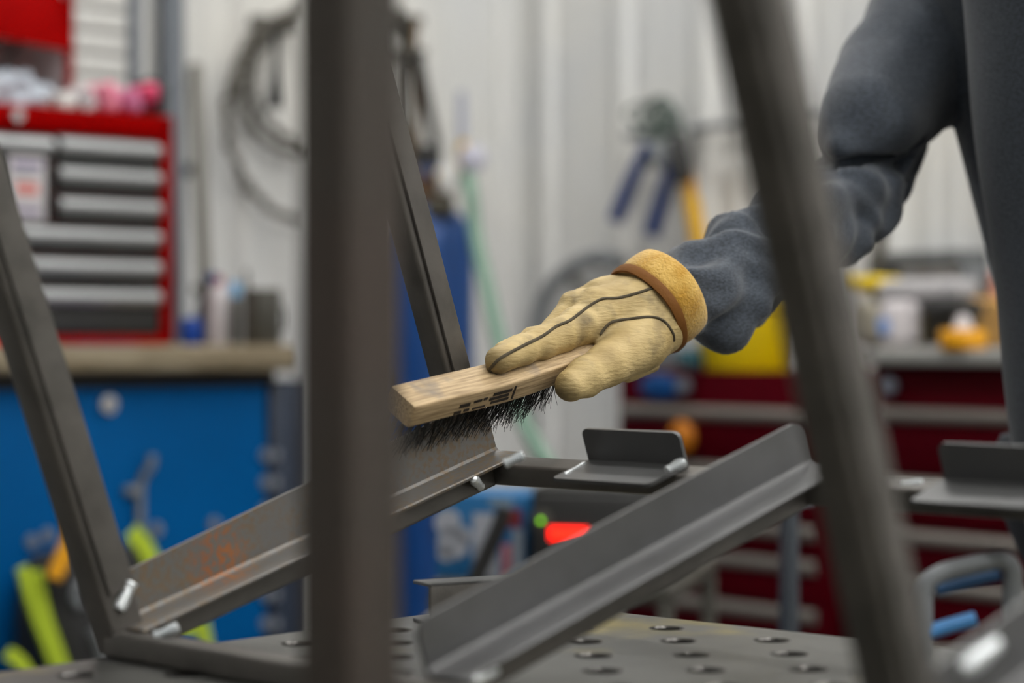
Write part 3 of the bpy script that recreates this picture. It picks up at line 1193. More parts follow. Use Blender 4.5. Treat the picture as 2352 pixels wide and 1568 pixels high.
# shirt
S_ = (0.555, 2.42, 1.455)
def shirt_field(p):
    q = p.astype(np.float64)
    X, Y, Z = q[:, 0], q[:, 1], q[:, 2]
    # sleeve, lower part
    E2 = np.array(P(1965, 452, 2.195))
    W2 = np.array(P(1572, 690, 1.948))
    ax = W2 - E2
    L = np.linalg.norm(ax)
    axn = ax / L
    t = ((q - E2) @ axn)
    ph = X * 40 + Z * 55 - Y * 30
    fa = cone(p, tuple(P(1965, 452, 2.195)), tuple(P(1700, 618, 2.015)), 0.049, 0.0475)
    fa = smin(fa, cone(p, tuple(P(1700, 618, 2.015)), tuple(P(1625, 668, 1.978)), 0.047, 0.0455), 0.006)
    fa = smin(fa, cone(p, tuple(P(1625, 668, 1.978)), tuple(P(1560, 688, 1.942)), 0.044, 0.036), 0.006)
    fa = smin(fa, cone(p, tuple(P(1690, 690, 2.0)), tuple(P(1652, 742, 1.975)), 0.030, 0.022), 0.02)   # slack hanging under the wrist
    uu = np.cross(axn, np.array([0, 0, 1.0]))
    uu /= np.linalg.norm(uu)
    ww = np.cross(axn, uu)
    rel = q - E2
    th = np.arctan2(rel @ ww, rel @ uu)
    fade = np.clip((t + 0.05) / 0.1, 0, 1)
    rip = 0.0062 * np.sin(4 * th + t * 26 + 1.4 * np.sin(t * 45)) * fade * np.clip(1.25 - t / L, 0.25, 1)
    rip += 0.0042 * np.sin(t * 85 + 2.4 * np.sin(2 * th + 1.0)) * fade
    rip += 0.0020 * np.sin(7 * th - t * 90 + 2 * np.sin(t * 60))
    # seam ridge of the sleeve cuff
    rip += -0.0022 * np.exp(-((t - L * 0.70) / 0.0035) ** 2) + 0.002 * np.exp(-((t - L * 0.675) / 0.004) ** 2)
    fa = fa + rip.astype(np.float32)
    # bunched elbow
    el = cone(p, tuple(P(2090, 318, 2.285)), tuple(P(2015, 415, 2.245)), 0.022, 0.033)
    el = smin(el, cone(p, tuple(P(2010, 415, 2.245)), tuple(P(1955, 480, 2.205)), 0.034, 0.036), 0.012)
    el = smin(el, cone(p, tuple(P(2030, 455, 2.205)), tuple(P(1930, 415, 2.165)), 0.011, 0.012), 0.008)
    el = smin(el, cone(p, tuple(P(2010, 500, 2.185)), tuple(P(1925, 490, 2.145)), 0.011, 0.012), 0.008)
    el = smin(el, cone(p, tuple(P(1980, 530, 2.185)), tuple(P(1925, 530, 2.155)), 0.010, 0.012), 0.008)
    el = smin(el, cone(p, tuple(P(2100, 330, 2.245)), tuple(P(2040, 440, 2.195)), 0.009, 0.010), 0.008)
    el = el + (0.003 * np.sin(X * 120 - Z * 150 + Y * 60)).astype(np.float32)
    fa = smin(fa, el, 0.010)
    # upper arm, overhanging the elbow
    ua = cone(p, S_, tuple(P(2075, 160, 2.28)), 0.092, 0.066)
    ua = smin(ua, cone(p, tuple(P(2075, 160, 2.28)), tuple(P(1992, 272, 2.20)), 0.066, 0.052), 0.01)
    ua = smin(ua, cone(p, tuple(P(2205, 185, 2.32)), tuple(P(1955, 305, 2.175)), 0.038, 0.026), 0.035)
    ua = smin(ua, cone(p, tuple(P(1940, 338, 2.15)), tuple(P(2125, 272, 2.25)), 0.014, 0.014), 0.02)
    ua = ua + (0.0022 * np.sin(X * 45 + Z * 60 + 1.5 * np.sin(Z * 22)) + 0.0012 * np.sin(X * 100 - Z * 80)).astype(np.float32)
    d = smin(fa, ua, 0.006)
    # deep creases inside the elbow
    for (a0, a1, r0, r1) in (((1900, 400, 2.132), (2110, 318, 2.212), 0.011, 0.006), ((1955, 470, 2.147), (2060, 425, 2.202), 0.009, 0.006),
                             ((1905, 550, 2.162), (2000, 515, 2.177), 0.010, 0.006), ((1930, 505, 2.144), (2035, 480, 2.182), 0.005, 0.004)):
        g_ = cone(p, tuple(P(*a0)), tuple(P(*a1)), r0, r1)
        d = -smin(-d, g_, 0.005)
    # body: near side, far side, back layer
    b1 = cone(p, (0.556, 2.11, 1.40), (0.662, 2.16, 0.76), 0.118, 0.130)
    b2 = cone(p, (0.80, 2.12, 1.40), (0.90, 2.18, 0.76), 0.122, 0.135)
    body = smin(b1, b2, 0.12)
    body = body + (0.003 * np.sin(X * 28 + Z * 9 + 1.0) + 0.002 * np.sin(X * 60 - Z * 14)).astype(np.float32)
    bk = cone(p, (0.527, 2.27, 1.43), (0.64, 2.28, 1.00), 0.103, 0.103)
    body = smin(body, bk, 0.012)
    body = smin(body, cone(p, (0.60, 2.26, 1.45), (0.80, 2.22, 1.46), 0.09, 0.09), 0.03)
    body = smin(body, cone(p, (0.72, 2.30, 1.40), (0.80, 2.34, 0.80), 0.13, 0.13), 0.06)
    d = smin(d, body, 0.004)
    # left sleeve, away from the photo
    la = cone(p, (0.90, 2.24, 1.40), (1.02, 2.22, 1.16), 0.085, 0.065)
    la = smin(la, cone(p, (1.02, 2.22, 1.16), (0.98, 2.02, 1.02), 0.06, 0.048), 0.02)
    d = smin(d, la, 0.03)
    # hem
    return np.maximum(d, (0.73 - Z).astype(np.float32))
def fabric_material(name, c1, c2, bscale):
    m = bpy.data.materials.new(name)
    m.use_nodes = True
    nt = m.node_tree
    b = nt.nodes['Principled BSDF']
    tc = nt.nodes.new('ShaderNodeTexCoord')
    mp = nt.nodes.new('ShaderNodeMapping')
    mp.inputs['Scale'].default_value = (1, 1, 2.4)
    mp.inputs['Rotation'].default_value = (0.3, 0.5, 0)
    nt.links.new(tc.outputs['Object'], mp.inputs[0])
    n1 = nt.nodes.new('ShaderNodeTexNoise')
    n1.inputs['Scale'].default_value = 300
    n1.inputs['Detail'].default_value = 2
    nt.links.new(mp.outputs[0], n1.inputs['Vector'])
    mx = nt.nodes.new('ShaderNodeMix')
    mx.data_type = 'RGBA'
    mx.inputs[6].default_value = c1
    mx.inputs[7].default_value = c2
    r = nt.nodes.new('ShaderNodeMapRange')
    r.inputs[1].default_value, r.inputs[2].default_value = 0.35, 0.65
    nt.links.new(n1.outputs[0], r.inputs[0])
    nt.links.new(r.outputs[0], mx.inputs[0])
    nt.links.new(mx.outputs[2], b.inputs['Base Color'])
    b.inputs['Roughness'].default_value = 0.9
    b.inputs['Sheen Weight'].default_value = 0.25
    bp = nt.nodes.new('ShaderNodeBump')
    bp.inputs['Strength'].default_value = 0.35
    bp.inputs['Distance'].default_value = 0.001
    nt.links.new(n1.outputs[0], bp.inputs['Height'])
    nt.links.new(bp.outputs[0], b.inputs['Normal'])
    return m
sv, sf = implicit(shirt_field, (0.10, 1.85, 0.70), (1.16, 2.62, 1.62), 0.0045)
shirt = mesh_obj('shirt', sv, sf, fabric_material('grey_blue_jersey', rgb(75, 83, 94), rgb(45, 51, 60), 400), person, 180, True)
shirt['label'] = 'grey-blue long-sleeved shirt with bunched sleeve'
def body_field(p):
    d = cone(p, (0.68, 2.33, 0.86), (0.86, 2.31, 0.86), 0.15, 0.15)
    for sx, fx in ((0.68, 0.64), (0.87, 0.93)):
        d = smin(d, cone(p, (sx, 2.34, 0.82), (fx, 2.32, 0.48), 0.10, 0.075), 0.04)
        d = smin(d, cone(p, (fx, 2.32, 0.48), (fx, 2.42, 0.12), 0.075, 0.06), 0.03)
    return np.minimum(np.maximum(d, p[:, 2] - 0.9), 1.0)
tv, tf = implicit(body_field, (0.45, 2.1, 0.03), (1.12, 2.58, 0.96), 0.012)
mesh_obj('trousers', tv, tf, mat('dark_work_trousers', rgb(48, 52, 60), 0.9), person, 180, True)
for fx in (0.64, 0.93):
    def boot_field(p, fx=fx):
        d = cone(p, (fx, 2.45, 0.055), (fx - 0.03, 2.25, 0.045), 0.055, 0.045)
        d = smin(d, cone(p, (fx, 2.43, 0.05), (fx, 2.42, 0.16), 0.055, 0.06), 0.03)
        return np.maximum(d, 0.002 - p[:, 2])
    b_v, b_f = implicit(boot_field, (fx - 0.14, 2.14, -0.02), (fx + 0.1, 2.56, 0.26), 0.01)
    mesh_obj('boot', b_v, b_f, mat('brown_boot_leather', rgb(74, 54, 36), 0.6), person, 180, True)
def head_field(p):
    d = cone(p, (0.69, 2.25, 1.48), (0.665, 2.20, 1.60), 0.055, 0.055)
    d = smin(d, cone(p, (0.65, 2.165, 1.70), (0.66, 2.19, 1.73), 0.092, 0.092), 0.03)
    d = smin(d, cone(p, (0.635, 2.11, 1.635), (0.645, 2.14, 1.66), 0.04, 0.06), 0.03)
    d = smin(d, cone(p, (0.625, 2.072, 1.685), (0.621, 2.06, 1.665), 0.008, 0.013), 0.008)
    for e in (-1, 1):
        d = smin(d, cone(p, (0.655 + e * 0.094, 2.18, 1.70), (0.655 + e * 0.096, 2.185, 1.665), 0.014, 0.009), 0.006)
        d = np.maximum(d, -cone(p, (0.63 + e * 0.034, 2.075, 1.705), (0.63 + e * 0.034, 2.078, 1.705), 0.012, 0.012))
    d = smin(d, cone(p, (0.612, 2.082, 1.628), (0.648, 2.078, 1.628), 0.006, 0.006), 0.006)
    return d
hv, hf = implicit(head_field, (0.5, 2.0, 1.42), (0.82, 2.36, 1.86), 0.007)
head = mesh_obj('head', hv, hf, mat('skin', rgb(196, 150, 124), 0.55), person, 180, True)
def cap_field(p):
    d = cone(p, (0.652, 2.175, 1.715), (0.662, 2.20, 1.735), 0.104, 0.103)
    d = np.maximum(d, (1.715 - p[:, 2]) - (p[:, 1] - 2.12) * 0.55)
    return d
cv_, cf_ = implicit(cap_field, (0.5, 2.0, 1.55), (0.82, 2.36, 1.9), 0.008)
mesh_obj('hair', cv_, cf_, mat('dark_brown_hair', rgb(52, 40, 30), 0.7), head, 180, True)
def lglove_field(p):
    d = cone(p, (0.98, 2.03, 1.03), (0.94, 1.96, 0.99), 0.038, 0.042)
    for i in range(4):
        ox = (i - 1.5) * 0.02
        d = smin(d, cone(p, (0.92 + ox, 1.93, 0.975), (0.90 + ox, 1.90, 0.93 - 0.004 * abs(i - 1.4)), 0.014, 0.012), 0.006)
    d = smin(d, cone(p, (0.905, 1.97, 0.99), (0.875, 1.945, 0.955), 0.017, 0.013), 0.008)
    return d
lv, lf = implicit(lglove_field, (0.84, 1.86, 0.88), (1.06, 2.1, 1.1), 0.004)
lg = mesh_obj('work_glove', lv, lf, bpy.data.materials['tan_leather_glove'], person, 180, True)
# ------------------------------------------------------------------ left side: bench, red chest, blue cabinet
pc = P(400, 784, 4.3)
CH = Frame((pc.x, pc.y, 0.0), A)            # chest front plane, right edge at x = 0
BENCHZ = CH.hit(380, 792)[1]
BF = -0.07                                  # bench front edge in front of the chest
bench = CH.empty('workbench', 0.0, 0.3, 0.0)
tag(bench, 'long workbench with thick worn wooden top above a blue cabinet', 'workbench')
xr = CH.hit(690, 830, BF)[0]
z_lo = CH.hit(300, 856, BF)[1]
def bl(name, x0, x1, y0, y1, z0, z1, m, parent=bench, bev=0.004):
    if parent is bench:
        return box(name, x0, x1, y0 - 0.3, y1 - 0.3, z0, z1, m, parent, bev)
    return box(name, x0, x1, y0 - 0.3, y1 - 0.3, z0, z1, m, parent, bev)
bl('bench_top', -1.7, xr, BF, 0.62, z_lo, BENCHZ, M['wood'], bev=0.012)
xs = CH.hit(622, 1100, 0.0)[0]
xe = CH.hit(712, 1100, 0.0)[0]
body = bl('cabinet_body', -1.6, xs - 0.012, 0.012, 0.58, 0.06, z_lo - 0.012, M['blue'])
bl('front_panel', -1.6, xs - 0.012, 0.0, 0.012, 0.08, CH.hit(300, 880)[1], M['blue'], bev=0.003)
bl('side_pillar', xs, xe, 0.0, 0.5, 0.0, z_lo - 0.02, M['navy'])
bl('gap_strip', xs - 0.014, xs, 0.02, 0.5, 0.06, z_lo - 0.03, M['black'], bev=0.001)
bl('skirt', -1.6, xr - 0.02, -0.01, 0.4, z_lo - 0.03, z_lo, M['black'], bev=0.002)
def disc(name, fr, x, y, z, r, m, parent, depth=0.012, rel=(0, 0, 0)):
    v, f = lathe([(r * 0.96, 0), (r, depth * 0.3), (r * 0.9, depth), (r * 0.3, depth * 1.05)], 18, (x - rel[0], y - rel[1], z - rel[2]), (0, -1, 0))
    return mesh_obj(name, v, f, m, parent, 40)
x, z = CH.hit(243, 928)
lock = disc('lock', CH, x, 0.0, z, 0.02, M['chrome'], bench, 0.015, (0, 0.3, 0))
for py in (1045, 1108, 1172, 1365, 1432):
    x, z = CH.hit(608, py)
    disc('bolt', CH, x, 0.0, z, 0.014, M['bolt'], bench, 0.008, (0, 0.3, 0))
    x, z = CH.hit(634, py)
    disc('bolt', CH, x, 0.0, z, 0.011, M['bolt'], bench, 0.008, (0, 0.3, 0))
for (a, b_) in ((490, 1203), (357, 1215), (72, 1243), (108, 1228)):
    x, z = CH.hit(a, b_)
    disc('bolt', CH, x, 0.0, z, 0.014, M['bolt'], bench, 0.008, (0, 0.3, 0))
# grey hook bracket on the cabinet
x0, x1, z0, z1 = CH.rect(302, 1100, 330, 1225)
br_ = CH.empty('hook_bracket', (x0 + x1) / 2, 0.0, z0)
tag(br_, 'pale grey metal hook bracket screwed to the blue cabinet front', 'hook')
w = (x1 - x0) / 2
h = z1 - z0
mesh_obj('stem', *tube(smooth_pts([(0, -0.012, 0), (0, -0.012, h * 0.9), (0.012, -0.03, h * 1.25), (0.014, -0.03, h * 1.45)], 5), 0.0085, 8), M['greyplastic'], br_, 60)
box('cross_arm', -0.035, 0.0, -0.018, 0.0, h * 0.72, h * 0.72 + 0.018, M['greyplastic'], br_, 0.004)
# backpack with lime straps hanging in front of the cabinet
x0, z0 = CH.hit(200, 1560, -0.1)
bp_ = CH.empty('tool_backpack', x0, -0.1, 0.30)
tag(bp_, 'black nylon backpack with lime green webbing and grey logo below the bench', 'backpack')
xl = CH.hit(70, 1400, -0.1)[0] - x0
xr2 = CH.hit(360, 1400, -0.1)[0] - x0
zt = CH.hit(220, 1235, -0.1)[1] - 0.30
def bag_field(p):
    q = np.abs(p - np.array([(xl + xr2) / 2, 0.0, zt * 0.47], np.float32)) - np.array([(xr2 - xl) / 2 - 0.06, 0.035, zt * 0.47 - 0.06], np.float32)
    return np.sqrt((np.maximum(q, 0) ** 2).sum(1)) - 0.06 + 0.004 * np.sin(p[:, 2] * 30)
v, f = implicit(bag_field, (xl - 0.03, -0.13, -0.03), (xr2 + 0.03, 0.13, zt + 0.03), 0.012)
mesh_obj('pack_body', v, f, M['bag'], bp_, 180)
def strap(ctrl, wd, y=-0.1):
    pts = []
    for (a, b_) in ctrl:
        xx, zz = CH.hit(a, b_, -0.205)
        pts.append((xx - x0, y, zz - 0.30))
    pts = smooth_pts(pts, 5)
    vs, fs = [], []
    for i, q in enumerate(pts):
        t = Vector(pts[min(i + 1, len(pts) - 1)]) - Vector(pts[max(i - 1, 0)])
        nn = Vector((t.z, 0, -t.x)).normalized() * wd
        vs += [Vector(q) + nn, Vector(q) - nn, Vector(q) - nn + Vector((0, 0.012, 0)), Vector(q) + nn + Vector((0, 0.012, 0))]
    for i in range(len(pts) - 1):
        for kk in range(4):
            k2 = (kk + 1) % 4
            fs.append((i * 4 + kk, i * 4 + k2, i * 4 + 4 + k2, i * 4 + 4 + kk))
    fs += [(0, 1, 2, 3), (len(vs) - 4, len(vs) - 3, len(vs) - 2, len(vs) - 1)]
    return mesh_obj('strap', vs, fs, M['lime'], bp_, 50)
strap([(58, 1305), (82, 1390), (112, 1470), (148, 1560)], 0.011)
strap([(88, 1312), (105, 1400), (132, 1480), (162, 1560)], 0.009, -0.104)
strap([(310, 1222), (340, 1260), (362, 1310), (395, 1420), (470, 1440)], 0.017)
strap([(25, 1500), (55, 1525), (85, 1580)], 0.012)
strap([(470, 1430), (478, 1470), (480, 1520)], 0.012)
v, f = tube([Vector((CH.hit(a, b_, -0.2)[0] - x0, -0.1, CH.hit(a, b_, -0.2)[1] - 0.30)) for a, b_ in smooth_pts([(205, 1330), (180, 1345), (172, 1375), (185, 1392)], 5)], 0.009, 8)
mesh_obj('logo', v, f, M['greyplastic'], bp_, 60)
v, f = tube([Vector((CH.hit(a, b_, -0.2)[0] - x0, -0.1, CH.hit(a, b_, -0.2)[1] - 0.30)) for a, b_ in smooth_pts([(215, 1440), (232, 1480), (240, 1520)], 4)], 0.014, 8)
mesh_obj('side_buckle', v, f, M['greyplastic'], bp_, 60)
xx, zz = CH.hit(150, 1245, -0.235)
lt = CH.empty('yellow_torch', xx, -0.235, zz - 0.02)
tag(lt, 'amber yellow torch clipped on the front of the black backpack', 'torch')
v, f = lathe([(0.015, -0.05), (0.017, 0.0), (0.018, 0.03), (0.026, 0.05), (0.026, 0.075)], 16, (0, 0, 0), (0.5, 0, 0.9))
mesh_obj('torch_body', v, f, M['amber'], lt, 40)

# red tool chest
CT = CH.hit(380, 266)[1]                     # top edge height
chest = CH.empty('tool_chest', 0.0, 0.0, BENCHZ)
tag(chest, 'glossy red tool chest with open lid and silver drawer pulls', 'tool chest')
CW = 0.72
H = CT - BENCHZ
def cz(py, pxx=260):
    return CH.hit(pxx, py)[1] - BENCHZ
ztop_dr = cz(312)
zbot = cz(772)
xd = CH.hit(372, 550)[0]
bm = bmesh.new()
box_bm(-CW, 0.0, 0.02, 0.42, 0.0, H * 0.9, 0.006, 2, bm)
box_bm(xd, 0.0, 0.0, 0.025, 0.0, H, 0.006, 2, bm)
box_bm(-CW, -CW + 0.04, 0.0, 0.025, 0.0, H, 0.006, 2, bm)
box_bm(-CW, 0.0, 0.0, 0.025, ztop_dr, H, 0.008, 2, bm)
box_bm(-CW, 0.0, 0.0, 0.025, 0.0, zbot, 0.004, 2, bm)
box_bm(-CW, 0.0, 0.40, 0.42, 0.0, H, 0.004, 2, bm)
box_bm(-0.02, 0.0, 0.0, 0.42, 0.0, H, 0.004, 2, bm)
bm_obj('case', bm, M['red'], chest)
xdiv = CH.hit(128, 420)[0]
rows = [(345, 'r'), (410, 'r'), (480, 'r'), (548, 'f'), (618, 'f'), (686, 'f')]
def drawer(x0, x1, pyc, pxm):
    zc = cz(pyc, pxm)
    d = box('drawer', x0 + 0.004, x1 - 0.004, 0.004, 0.02, zc - 0.031, zc + 0.024, M['black'], chest, 0.003)
    sec = []
    for q in range(9):
        a = math.radians(90 + 180 * q / 8)
        sec.append((0.014 * math.cos(a), 0.016 * math.sin(a)))
    v, f = sweep((x0 + 0.008, 0.004, zc + 0.003), (x1 - 0.006, 0.004, zc + 0.003), sec, Vector((0, 1, 0)), Vector((0, 0, 1)))
    mesh_obj('handle', v, f, M['silver'], d, 40)
for py, kd in rows:
    if kd == 'r':
        drawer(xdiv, xd, py, 250)
    else:
        drawer(-CW + 0.04, xd, py, 220)
xl0 = -CW + 0.04
drawer(xl0, xdiv, 336, 60)
box('drawer', xl0 + 0.004, xdiv - 0.004, 0.004, 0.02, cz(512, 70), cz(362, 70), M['black'], chest, 0.003)
box('drawer', xl0 + 0.004, xd - 0.004, 0.004, 0.02, cz(768), cz(718), M['black'], chest, 0.003)
x0, x1, z0, z1 = CH.rect(18, 358, 104, 508)
st = box('sticker', x0, x1, -0.001, 0.004, z0 - BENCHZ, z1 - BENCHZ, M['paper'], chest, 0.001)
hh_ = z1 - z0
for (u0, u1, w0, w1, mm) in ((0.1, 0.9, 0.82, 0.9, M['lilac']), (0.1, 0.8, 0.68, 0.74, M['greyplastic']), (0.2, 0.8, 0.42, 0.58, mat('coral_print', rgb(214, 120, 110), 0.6)), (0.15, 0.85, 0.12, 0.18, M['lilac'])):
    box('sticker_print', x0 + (x1 - x0) * u0, x0 + (x1 - x0) * u1, -0.0018, 0.0, z0 - BENCHZ + hh_ * w0, z0 - BENCHZ + hh_ * w1, mm, st, 0)
x, z = CH.hit(36, 266)
disc('lock', CH, x, 0.0, z - BENCHZ, 0.013, M['chrome'], chest, 0.012)
# raised lid: side walls, back panel and curved red front lip
lid_l = -CW
lid_r = CH.hit(170, 120, 0.16)[0]
zl0 = H
zl1 = CH.hit(100, -60, 0.3)[1] - BENCHZ
zlip = CH.hit(90, 98, 0.16)[1] - BENCHZ
bm = bmesh.new()
box_bm(lid_l, lid_r, 0.40, 0.415, zl0, zl1, 0.004, 1, bm)
lid = bm_obj('lid', bm, mat('lid_liner', rgb(224, 208, 208), 0.5), chest)
vs, fs = [], []
NX = 10
for i in range(NX + 1):
    u_ = i / NX
    xx = lid_l + (lid_r - lid_l) * u_
    zlow = zlip + 0.028 * (1 - u_ ** 2) - 0.012
    for (yy, zz) in ((0.40, zl1), (0.22, zl1 - 0.015), (0.17, zl1 - 0.08), (0.16, zlow), (0.165, zlow), (0.18, zl1 - 0.08), (0.23, zl1 - 0.025), (0.40, zl1 - 0.01)):
        vs.append((xx, yy, zz))
for i in range(NX):
    for kk in range(8):
        k2 = (kk + 1) % 8
        fs.append((i * 8 + kk, i * 8 + k2, i * 8 + 8 + k2, i * 8 + 8 + kk))
fs += [tuple(range(8)), tuple(range(NX * 8, NX * 8 + 8))]
mesh_obj('lid_front', vs, fs, M['red'], lid, 50)
box('lid_side', lid_r - 0.012, lid_r - 0.002, 0.175, 0.415, zl0, zl1, bpy.data.materials['lid_liner'], lid, 0.002)
box('lid_trim', lid_r - 0.014, lid_r, 0.16, 0.176, zl0, zl1, M['red'], lid, 0.003)
v, f = tube([Vector((CH.hit(0, 165, 0.2)[0], 0.2, CH.hit(0, 165, 0.2)[1] - BENCHZ)), Vector((CH.hit(64, 62, 0.2)[0], 0.2, CH.hit(64, 62, 0.2)[1] - BENCHZ))], 0.0055, 8)
mesh_obj('gas_strut', v, f, M['black'], lid, 60)

# things lying in the open top of the chest
def blob(name, fr, rects, y, m, label, cat, group=None, r=0.02, noise=0.004, base=None, voxel=0.006):
    """soft lumpy thing spanning photo rectangles (px0,py0,px1,py1)"""
    bx = [fr.rect(*q, y) for q in rects]
    x0 = min(b[0] for b in bx)
    x1 = max(b[1] for b in bx)
    z0 = min(b[2] for b in bx) if base is None else base
    z1 = max(b[3] for b in bx)
    cx = (x0 + x1) / 2
    def fld(p):
        d = None
        for b in bx:
            hw, hz = (b[1] - b[0]) / 2, (b[3] - max(b[2], z0)) / 2
            rr = min(r, hw * 0.9, hz * 0.9)
            cc = np.array([(b[0] + b[1]) / 2 - cx, 0, (b[3] + max(b[2], z0)) / 2 - z0], np.float32)
            q = np.abs(p - cc) - np.array([hw - rr, max(0.05 - rr, 0.004), hz - rr], np.float32)
            c = np.sqrt((np.maximum(q, 0) ** 2).sum(1)) + np.minimum(q.max(1), 0) - rr
            d = c if d is None else smin(d, c, 0.015)
        return d + noise * np.sin(p[:, 0] * 90 + p[:, 1] * 70) * np.sin(p[:, 2] * 110 + p[:, 0] * 40)
    v, f = implicit(fld, (x0 - cx - 0.03, -0.1, -0.03), (x1 - cx + 0.03, 0.1, z1 - z0 + 0.03), voxel)
    o = mesh_obj(name, v, f, m, None, 180)
    o.location = fr.w(cx, y, z0)
    o.rotation_euler = (0, 0, fr.ang)
    tag(o, label, cat, group)
    return o
lidz = BENCHZ + H * 0.9
blob('clear_bag', CH, [(-120, 165, 60, 250), (20, 195, 110, 255)], 0.22, mat('clear_poly_bag', rgb(190, 200, 212), 0.3), 'crumpled clear plastic bag on the chest under the raised lid', 'bag', base=lidz, noise=0.008)
blob('white_rag', CH, [(116, 215, 152, 260)], 0.09, M['white'], 'small white rag lying at the chest edge beside the clear bag', 'rag', base=lidz)
blob('white_packet', CH, [(168, 205, 192, 262)], 0.11, M['paper'], 'cream packet standing left of the pink packets on the chest', 'packet', base=lidz)
blob('violet_packet', CH, [(197, 198, 211, 262)], 0.2, M['lilac'], 'violet packet squeezed between cream and pink packets on the chest', 'packet', base=lidz)
blob('pink_packet', CH, [(212, 192, 252, 262)], 0.12, M['pink'], 'larger pale pink packet standing on the red chest', 'packet', base=lidz)
blob('pink_packet', CH, [(268, 205, 302, 262)], 0.12, mat('mauve_pink_wrapper', rgb(214, 128, 170), 0.5), 'mauve pink packet in the middle of the packets on the chest', 'packet', base=lidz)
blob('rose_packet', CH, [(306, 196, 345, 245)], 0.12, M['rose'], 'deep rose packet right of the pink packets on the chest', 'packet', base=lidz)
blob('black_pouch', CH, [(318, 185, 350, 262), (335, 205, 362, 262)], 0.2, M['bag'], 'black pouch behind the rose packet at the chest end', 'pouch', base=lidz)

# things on the bench top
def on_bench(name, pxm, pyb, prof, m, label, cat, y=0.1, seg=20):
    """turned thing: prof of (photo half width px, photo y)"""
    x, _ = CH.hit(pxm, pyb, y)
    e = CH.empty(name, x, y, BENCHZ)
    tag(e, label, cat)
    dpt = CH.w(x, y, 0).y
    pr = []
    for hw, py in prof:
        pr.append((hw * dpt / FPX, max(0.0, CH.hit(pxm, py, y)[1] - BENCHZ)))
    v, f = lathe(pr, seg)
    mesh_obj('body', v, f, m, e, 50)
    return e, dpt
e, dp = on_bench('spray_bottle', 500, 790, [(24, 792), (26, 780), (26, 690), (24, 668), (14, 655)], M['paper'], 'white spray bottle with a red and blue cap on the bench', 'bottle', 0.12)
v, f = lathe([(0.012, 0.0), (0.014, 0.01), (0.011, 0.022)], 14, (0, 0, CH.hit(500, 655, 0.12)[1] - BENCHZ - 0.002))
mesh_obj('cap', v, f, mat('dull_red_cap', rgb(168, 92, 100), 0.5), e, 50)
box('nozzle', -0.032, -0.004, -0.01, 0.01, CH.hit(500, 650, 0.12)[1] - BENCHZ, CH.hit(500, 628, 0.12)[1] - BENCHZ, mat('navy_cap', rgb(40, 56, 110), 0.5), e, 0.004)
on_bench('blue_tape_roll', 438, 790, [(22, 792), (26, 784), (27, 745), (20, 730)], M['royal'], 'royal blue tape roll beside the red chest on the bench', 'tape', 0.16)
e, dp = on_bench('marker', 540, 790, [(13, 792), (14, 780), (14, 690), (12, 682)], M['darkgrey'], 'dark spray can with light blue cap between bottle and mug', 'spray can', 0.1)
v, f = lathe([(0.011, 0.0), (0.012, 0.02), (0.009, 0.033)], 14, (0, 0, CH.hit(540, 682, 0.1)[1] - BENCHZ))
mesh_obj('cap', v, f, M['skyblue'], e, 50)
e, dp = on_bench('steel_mug', 602, 795, [(42, 798), (44, 790), (44, 672), (42, 664)], M['darkgrey'], 'dull grey metal canister standing near the bench end', 'canister', 0.0, 28)
rz = 44 * dp / FPX
v, f = tube(smooth_pts([(rz, 0, 0.03), (rz + 0.018, 0, 0.035), (rz + 0.018, 0, 0.075), (rz, 0, 0.08)], 5), 0.004, 8)
mesh_obj('ear', v, f, M['darkgrey'], e, 60)
v, f = tube([(-rz * 0.8, 0, 0.05), (-rz * 1.0, 0.0, CH.hit(570, 620, 0.0)[1] - BENCHZ)], 0.0045, 8)
mesh_obj('dip_rod', v, f, M['darkgrey'], e, 60)
x, _ = CH.hit(478, 700, 0.2)
e = CH.empty('hand_drill', x, 0.2, BENCHZ)
tag(e, 'dark hand tool leaning behind the white bottle on the bench', 'hand tool')
v, f = tube([Vector((-0.02, 0, 0.0)), Vector((-0.015, 0, 0.07)), Vector((0.002, 0, 0.13))], [0.018, 0.014, 0.016], 10)
mesh_obj('grip', v, f, M['rubber'], e, 60)
v, f = tube([Vector((-0.03, 0, 0.115)), Vector((0.03, 0, 0.14))], 0.014, 10)
mesh_obj('tool_head', v, f, M['darkgrey'], e, 60)
x0, x1, _, _ = CH.rect(140, 790, 300, 800, -0.035)
o = CH.empty('paper_slip', (x0 + x1) / 2, -0.03, BENCHZ)
tag(o, 'violet paper slip lying on the bench edge below the chest', 'paper')
box('sheet', (x0 - x1) / 2, (x1 - x0) / 2, -0.03, 0.02, 0.0, 0.002, M['lilac'], o, 0)
x, _ = CH.hit(2, 790, -0.03)
o = CH.empty('red_lighter', x, -0.03, BENCHZ)
tag(o, 'small bright red lighter on the bench at the left edge', 'lighter')
box('case', -0.03, 0.01, -0.01, 0.01, 0.0, 0.02, mat('bright_red_plastic', rgb(230, 20, 10), 0.4), o, 0.005)
x, z = CH.hit(405, 340, 0.1)
o = CH.empty('blue_magnet_dish', x, 0.1, z)
tag(o, 'small blue magnetic dish stuck on the side of the red chest', 'dish')
v, f = lathe([(0.026, 0.0), (0.03, 0.006), (0.026, 0.018), (0.012, 0.02)], 18, (0.0, 0, 0), (1, 0, 0))
o.location = CH.w(0.001, 0.1, z)
mesh_obj('dish', v, f, mat('cobalt_dish', rgb(30, 70, 170), 0.4), o, 50)

# ------------------------------------------------------------------ on the left wall
def lw_empty(name, pxm, pym, y=-0.03):
    x, z = LW.hit(pxm, pym, y)
    return LW.empty(name, x, y, z), x, z
